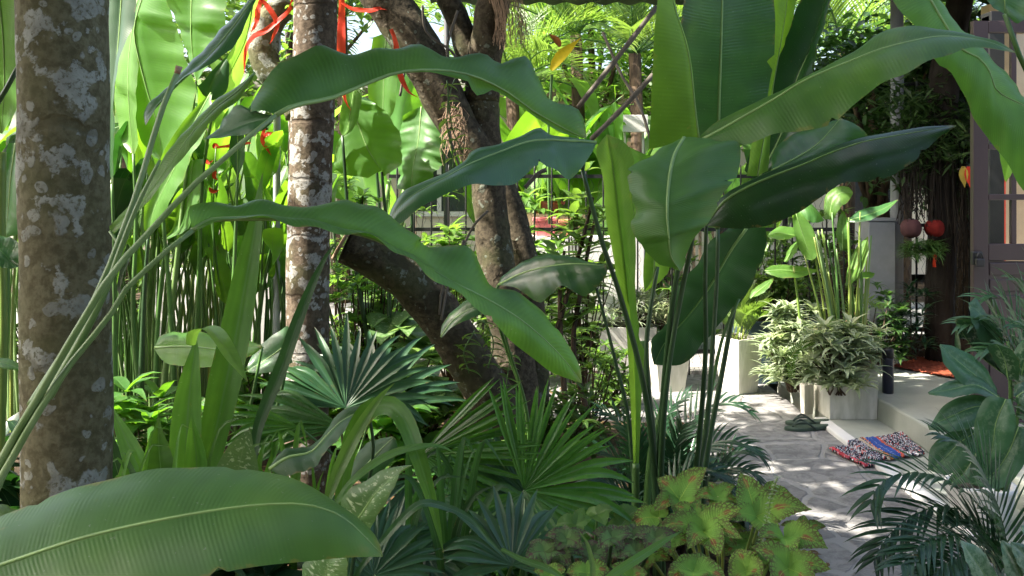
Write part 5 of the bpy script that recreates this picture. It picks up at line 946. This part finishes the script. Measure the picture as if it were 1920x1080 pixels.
for s in ('1890,640 1895,760 1880,900', '1870,740 1885,800 1875,910', '1905,800 1900,860 1880,920', '1860,800 1872,860 1870,920', '1920,700 1905,800 1885,920'): stem(t, s, 3.5, [.006, .011], M_stem)
c = P(1838, 1010, 3.85); t = thing('white_pot', 'rounded white pot on the step holding pebbles, under the speckled leaves', 'planter', (c.x, 3.85, -.0)); b = MB(); zt = P(0, 905, 3.85).z
b.lathe((c.x, 3.85, 0), [(.085, .0), (.10, .02), (.125, zt * .6), (.135, zt - .02), (.14, zt - .015), (.14, zt), (.12, zt), (.118, zt - .03)], 32); b.build('pot_wall', M_whitew, t)
for i, (px, py) in enumerate(((1812, 905), (1796, 902), (1832, 903))):
    b = MB(); q = P(px, py, 3.8); b.lathe((q.x, 3.8, zt - .01), [(.004, 0), (.022, .008), (.028, .02), (.02, .033), (.004, .038)], 12); tag(b.build('pebble', M_twig), ['largest rounded brown pebble', 'leftmost rounded brown pebble', 'rightmost rounded brown pebble'][i] + ' on the rim of the round white pot', 'pebble')
t = thing('silver_leaf_plant', 'silver mottled leaves in the bottom right corner', 'plant', P(1880, 1200, 2.4))
for i, (a, c, b_) in enumerate([('1870,1080 1840,1030 1800,1012', '1860,1100 1835,1060 1800,1013', '1840,1110 1815,1060 1800,1015'), ('1920,1060 1900,1025 1878,1012', '1920,1090 1900,1050 1878,1014', '1890,1100 1880,1050 1876,1016'), ('1960,1060 1930,1025 1895,1015', '1950,1080 1925,1045 1895,1017', '1930,1090 1905,1050 1894,1020'), ('1960,1000 1940,985 1915,985', '1960,1020 1940,1005 1915,987', '1960,1040 1930,1020 1914,990')]): hero(t, a, c, b_, 2.35, .02, -.03, M_agl, n=16, m=4, seed=300 + i, rib=.001)
for s in ('1860,1100 1875,1200', '1920,1090 1885,1200', '1950,1080 1890,1200'): stem(t, s, 2.4, [.004, .006], M_stem)

# ---------------------------------------------------------------- potted heliconia in the sun
t = thing('potted_heliconia', 'sunlit heliconia with pale paddle leaves growing from the bushes', 'heliconia', P(1590, 700, 5.95)); Yh = 5.9
for i, (a, c, b_, mt) in enumerate([('1485,400 1488,430 1496,460 1510,485 1522,488', '1492,398 1502,430 1512,460 1523,488', '1500,396 1525,430 1533,460 1535,475 1524,488', M_bany), ('1545,410 1547,370 1565,352 1590,350 1599,360', '1556,412 1560,380 1575,362 1599,362', '1563,412 1575,390 1590,378 1599,364', M_bany),
    ('1434,505 1450,497 1490,498 1535,506', '1434,508 1470,506 1500,510 1535,507', '1436,512 1460,520 1500,520 1535,508', M_bany), ('1585,535 1590,500 1605,465 1627,443', '1587,537 1600,510 1614,480 1627,444', '1592,538 1615,510 1628,475 1628,445', M_bany), ('1470,400 1480,385 1510,375 1545,412', '1490,400 1510,385 1530,395 1545,413', '1500,410 1515,415 1530,418 1545,414', M_ban),
    ('1405,558 1410,545 1430,530 1450,521', '1407,560 1420,547 1435,535 1450,522', '1412,558 1430,550 1445,535 1451,523', M_bany), ('1592,410 1610,395 1650,385 1684,374', '1592,413 1620,405 1655,392 1684,374', '1592,416 1620,416 1660,398 1684,375', M_banb), ('1440,440 1460,425 1490,428 1495,440', '1440,442 1460,436 1480,440 1495,441', '1440,445 1465,450 1485,446 1495,442', M_bany),
    ('1470,490 1478,468 1490,455 1498,452', '1472,491 1482,475 1490,464 1498,453', '1475,492 1488,480 1495,468 1499,454', M_bany), ('1608,518 1620,510 1640,512 1638,518', '1608,520 1620,516 1632,516 1638,518', '1608,522 1622,522 1635,521 1638,519', M_bany), ('1575,470 1568,440 1572,410 1580,395', '1580,470 1580,440 1582,415 1582,396', '1590,470 1592,440 1590,415 1583,396', M_ban)]):
    hero(t, a, c, b_, Yh + (i % 3) * .06, .05, -.06, mt, n=18, m=4, seed=400 + i, rib=.002, bulge=.12)
r5 = random.Random(4)
for i in range(24):
    x0 = r5.uniform(1560, 1610); x1 = x0 + (x0 - 1592) * 1.2 + r5.uniform(-25, 12); y1 = r5.uniform(395, 520); stem(t, '%f,720 %f,%f %f,%f' % (x0, (x0 + x1) / 2 + 3, (700 + y1) / 2, x1, y1), Yh + r5.uniform(-.08, .1), [.011, .008, .005], r5.choice([M_stemy, M_stemp, M_stem]))
stem(t, '1488,500 1500,600 1510,720', 6.0, [.007, .011], M_stemy); stem(t, '1610,540 1612,640 1622,700', 5.9, [.012, .014], M_stemy)
M_barkd = plain('dark_bark', (.026, .022, .018), .9, .2, .5, 22, .9, .012, col2=(.018, .014, .011), stretch=(1, 1, .3))
# strings of hanging roots and the old trunk behind the gate
t = thing('hanging_root_tree', 'dark trunk wrapped in hanging aerial roots behind the lanterns', 'tree', (P(1765, 0, 6.75).x, 6.75, .1)); r6 = random.Random(14)
limb('1765,680 1762,560 1768,430 1765,300 1770,150 1800,0', 6.75, [.11, .10, .10, .11, .09], 'trunk', M_barkd, par=t); b = MB()
for i in range(190):
    x = r6.uniform(1690, 1815); y0 = r6.uniform(230, 330); lo_ = r6.uniform(380, 425) if x < 1738 else (r6.uniform(420, 480) if i % 2 else r6.uniform(450, 640)); b.tube(curve3('%f,%f %f,%f %f,%f' % (x, y0, x + r6.uniform(-8, 8), min(y0 + 90, (y0 + lo_) / 2 + 20), x + r6.uniform(-14, 14), lo_), 6.65 + r6.uniform(-.12, .1), 6), .0028, 3, cap=False)
b.build('hanging_roots', M_barkd, t); f = MB(); crownmesh(f, (P(1740, 0, 6.7).x, 6.7, P(0, 250, 6.7).z), .42, .3, .32, 1900, .10, .016, r6, 16, 'lance'); f.build('crown', M_tree, t)
f = MB()
for i in range(120): rosette(f, P(r6.uniform(1700, 1760), r6.uniform(455, 480), 6.5 + r6.uniform(-.1, .1)), 5, .12, .006, r6, .2)
for i in range(0): pass
f.build('tuft', M_tree, t)
def lantern(px, py, wpx, mat, label, tas=False):
    Y = 6.58; c = P(px, py, Y); r = wpx / 2 * Y / F; t = thing('paper_lantern', label, 'lantern', c, 'lanterns hanging before the gate'); b = MB(); seg = 24
    prof = [(r * (.25 + .75 * math.sin(math.pi * k / 12) ** .8), -r * .9 * math.cos(math.pi * k / 12)) for k in range(13)]; b.lathe(c, prof, seg)
    for i in range(len(b.v)):
        if (i % seg) % 3 == 0: v = Vector(b.v[i]); d = v - c; b.v[i] = tuple(c + Vector((d.x * 1.05, d.y * 1.05, d.z)))
    b.build('shade', mat, t); b = MB(); b.tube([c + Vector((0, 0, r * .9)), P(px, 200, Y)], .0022, 5); b.build('cord', M_iron, t)
    for s in (-1, 1): b = MB(); b.lathe((c.x, c.y, c.z + s * r * .9 - .006), [(r * .27, 0), (r * .3, .006), (r * .27, .012)], 16); b.build('ring', M_iron, t)
    if tas:
        b = MB(); b.tube([c + Vector((0, 0, -r * .9)), c + Vector((0, 0, -r * .9 - .05))], .002, 5); q = c + Vector((0, 0, -r * .9 - .05)); b.lathe((q.x, q.y, q.z - .17), [(.014, 0), (.013, .12), (.008, .16), (.003, .17)], 10); b.build('tassel', M_red, t)
lantern(1752, 428, 35, plain('red_paper', (.13, .008, .006), .85, .2), 'bright red round lantern with a tassel before the gate', True); lantern(1708, 428, 38, plain('pink_paper', (.075, .033, .036), .85, .2), 'dusty pink round lantern left of the red one')
t = thing('small_flags', 'yellow and red little flags left of the door', 'flag', P(1812, 330, 5.5))
for px, mt in ((1806, plain('yellow_cloth', (.6, .42, .06), .8)), (1816, M_red)): b = MB(); blade(b, curve3('%d,312 %d,330 %d,352' % (px, px, px + 3), 5.5, 5), .03, (0, -1, .2), 'lance', .2, 2); b.build('flag', mt, t)
b = MB(); b.tube(curve3('1795,318 1812,312 1835,306', 5.5, 6), .002, 5); b.build('string', M_iron, t)

# ---------------------------------------------------------------- coleus
def coleus(label, specs, mat, base, seed, sm):
    r_ = random.Random(seed); t = thing('coleus', label, 'coleus', base, 'coleus plants along the bed edge'); base = Vector(base)
    for wx, wy, Y, tips in specs:
        c = P(wx, wy, Y)
        for tx, ty, w_, dy in tips:
            q = P(tx, ty, Y + dy); d = q - c; L = d.length; m1 = c.lerp(q, .5) + Vector((0, 0, L * .12)); pts = cr([c, m1, q], 18); b = MB(); up = Vector((0, -.75, .85)); blade(b, pts, w_ * .46 * Y / F, up + Vector((r_.uniform(-.3, .3), r_.uniform(-.2, .2), 0)), 'ovate', .22, 4, serr=0, ruf=.05, ph=r_.random() * 6)
            # serrated margin
            M_ = 9
            for i in range(19):
                if i % 2 and 1 < i < 18:
                    for col in (0, M_ - 1):
                        v = Vector(b.v[i * M_ + col]); cc = pts[i]; b.v[i * M_ + col] = tuple(cc + (v - cc) * .90)
            b.build('leaf', mat, t)
        s = MB(); s.tube(cr([base + Vector((r_.uniform(-.05, .05), r_.uniform(-.05, .05), 0)), base.lerp(c, .6) + Vector((0, .03, 0)), c], 8), [.007] * 4 + [.005] * 5, 7); s.build('stem', sm, t)
def whorl(r_, k, L, W, a0=0):
    return [(math.cos(a0 + 2 * math.pi * i / k), math.sin(a0 + 2 * math.pi * i / k)) for i in range(k)]
coleus('lime green coleus with dark red veins beside the stone path', [
  (1274, 937, 2.75, [(1326, 876, 62, .03), (1231, 896, 60, .05), (1315, 962, 48, -.1), (1226, 960, 50, -.08), (1275, 985, 56, -.14)]),
  (1318, 996, 2.6, [(1304, 940, 60, .08), (1392, 952, 62, .0), (1232, 988, 58, -.03), (1350, 1045, 66, -.12), (1290, 1030, 50, -.12), (1392, 1010, 50, -.08)]),
  (1418, 968, 2.65, [(1388, 885, 76, .08), (1522, 955, 72, -.02), (1458, 1030, 56, -.12), (1362, 975, 48, -.05), (1465, 915, 40, .05)]),
  (1470, 1008, 2.55, [(1553, 1028, 70, -.05), (1480, 1050, 60, -.12), (1420, 1010, 46, -.08)]),
  (1478, 1066, 2.4, [(1408, 1026, 66, .0), (1558, 1068, 62, -.03), (1500, 1030, 60, .04), (1450, 1110, 70, -.1), (1530, 1110, 60, -.1)]),
  (1300, 1072, 2.35, [(1262, 1060, 60, .0), (1335, 1050, 55, .03), (1300, 1110, 66, -.1), (1250, 1095, 60, -.05), (1362, 1085, 60, -.03)]),
  (1400, 1070, 2.4, [(1380, 1030, 70, .05), (1430, 1080, 60, -.05), (1370, 1100, 60, -.05)]),
  (1235, 970, 2.7, [(1182, 985, 52, .0), (1240, 940, 40, .04)])], M_col, P(1370, 1250, 2.65), 1, M_stemy)
rx_ = random.Random(66); sp_ = []
for x, y in ((1250, 1015), (1345, 930), (1440, 1045), (1385, 1020), (1215, 1040), (1505, 995), (1300, 965), (1355, 1000), (1440, 930)):
    sp_.append((x, y, 2.62 + rx_.uniform(-.08, .12), [(x + 46 * ca, y + 30 * sa, rx_.uniform(26, 36), -.03 * sa) for ca, sa in whorl(rx_, 5, 1, 1, rx_.random() * 6)]))
coleus('smaller lime coleus shoots filling in between the big red-veined whorls', sp_, M_col, P(1360, 1250, 2.7), 7, M_stemy)
coleus('pale green young coleus in the shade left of the bright one', [(1080, 985, 2.6, [(1042, 985, 44, 0), (1110, 972, 34, .02), (1095, 952, 28, .05), (1080, 1010, 34, -.05)]), (1120, 965, 2.65, [(1150, 955, 34, 0), (1135, 985, 40, -.05), (1098, 962, 26, .04)]), (1165, 985, 2.7, [(1200, 955, 60, .04), (1140, 1000, 36, 0)])], M_bany, P(1110, 1200, 2.65), 2, M_stem)
sp_ = []; r7 = random.Random(9)
for i in range(15):
    x = r7.uniform(1000, 1240); y = r7.uniform(1005, 1090); k = [(x + 42 * cx_, y + 26 * cy_, r7.uniform(26, 38), -.03 * cy_) for cx_, cy_ in whorl(r7, 5, 1, 1, r7.random() * 6)]; sp_.append((x, y, 2.35 + r7.uniform(-.1, .35), k))
coleus('dull maroon and green coleus in the bottom middle', sp_, M_cold, P(1120, 1260, 2.5), 3, M_stemd)
coleus('green coleus leaves at the very bottom beside the strap leaves', [(1100, 1075, 2.2, [(1060, 1075, 40, 0), (1145, 1070, 46, 0), (1110, 1105, 44, -.04)]), (1180, 1085, 2.15, [(1145, 1060, 40, 0), (1215, 1075, 44, 0), (1180, 1110, 46, -.05)]), (1030, 1080, 2.2, [(1000, 1070, 40, 0), (1062, 1068, 40, 0), (1035, 1110, 44, -.04)])], M_col, P(1110, 1300, 2.3), 4, M_stem)
t = thing('flower_spike', 'thin pale green flower spike standing among the coleus leaves', 'flower', P(1430, 1010, 2.6)); b = MB(); q = curve3('1408,1060 1432,1000 1445,935 1458,895', 2.55, 20); b.tube(q, .0018, 5); b.build('stem', M_stemy, t); f = MB()
for p in q[4:]: rosette(f, p, 7, .014, .0035, r7, .3, prof='ovate', seg=2)
f.build('florets', M_bush, t)

# ---------------------------------------------------------------- undergrowth in the middle
g = 'low plants under the crooked tree'
def under(label, px, py, Y, rx, h, n, L, W, mt, seed, prof='lance', per=8):
    c = G(px, py) if Y is None else P(px, py, Y); bush('undergrowth_plant', label, 'plant', (c.x, c.y), rx, rx * .7, h, n, L, W, mt, seed, g, per, 0.0, prof=prof)
under('leafy ground plant right of the leaning trunk base', 1040, 850, 4.7, .26, .42, 60, .10, .017, M_small, 601)
under('fine leafy plant between the leaning trunk and the tall stems', 1100, 800, 5.3, .30, .50, 70, .09, .012, M_small, 602)
under('pale speckled plant left of the leaning trunk', 745, 800, 4.9, .28, .72, 30, .24, .085, M_dief, 603, 'ovate', 4)
under('yellow-green plant behind the second trunk', 660, 800, 5.3, .28, .75, 70, .13, .020, M_small, 604)
under('light leafy shrub right of the second trunk', 690, 800, 5.0, .26, 1.25, 110, .09, .018, M_bany, 605)
under('leafy plant at the foot of the pale pipe', 510, 830, 5.0, .22, .45, 36, .18, .035, M_ban, 606, 'ovate', 5)
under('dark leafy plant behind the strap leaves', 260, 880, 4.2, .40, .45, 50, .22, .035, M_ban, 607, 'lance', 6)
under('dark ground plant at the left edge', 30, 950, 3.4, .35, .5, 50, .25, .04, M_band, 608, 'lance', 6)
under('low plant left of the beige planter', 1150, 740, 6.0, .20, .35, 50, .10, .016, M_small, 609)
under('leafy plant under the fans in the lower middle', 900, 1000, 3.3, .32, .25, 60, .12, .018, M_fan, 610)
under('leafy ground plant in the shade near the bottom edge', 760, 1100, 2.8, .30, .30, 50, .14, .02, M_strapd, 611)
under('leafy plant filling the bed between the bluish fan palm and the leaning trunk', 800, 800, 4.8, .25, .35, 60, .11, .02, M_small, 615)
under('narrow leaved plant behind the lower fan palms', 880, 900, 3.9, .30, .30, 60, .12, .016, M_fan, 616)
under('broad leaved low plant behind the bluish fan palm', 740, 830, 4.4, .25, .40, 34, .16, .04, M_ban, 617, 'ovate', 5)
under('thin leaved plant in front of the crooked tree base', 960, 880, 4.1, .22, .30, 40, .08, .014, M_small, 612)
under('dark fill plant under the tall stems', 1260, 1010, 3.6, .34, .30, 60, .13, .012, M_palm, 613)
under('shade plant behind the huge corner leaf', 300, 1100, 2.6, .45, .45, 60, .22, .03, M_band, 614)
for s, lab in (('1010,750 1050,600 1090,460 1112,370', 'dark thin stem rising right of the crooked tree'), ('1105,790 1075,650 1090,540 1103,470 1118,400', 'second dark thin stem near the pale rolled leaf'), ('1060,760 1052,640 1050,540 1058,470', 'third dark thin stem behind the folded leaf')):
    t = thing('slender_shrub', lab, 'shrub', P(*pp(s)[0], 5.0), 'slender shrubs by the fence'); stem(t, s, 5.0, [.018, .014, .008], M_bark4, 'stem'); f = MB()
    q = curve3(s, 5.0, 20)
    for p in q[8:]: rosette(f, p + Vector((r7.uniform(-.06, .06), r7.uniform(-.05, .05), 0)), 2, .17, .032, r7, .3, prof='ovate')
    f.build('foliage', M_bany if 'pale' in lab else M_small, t)
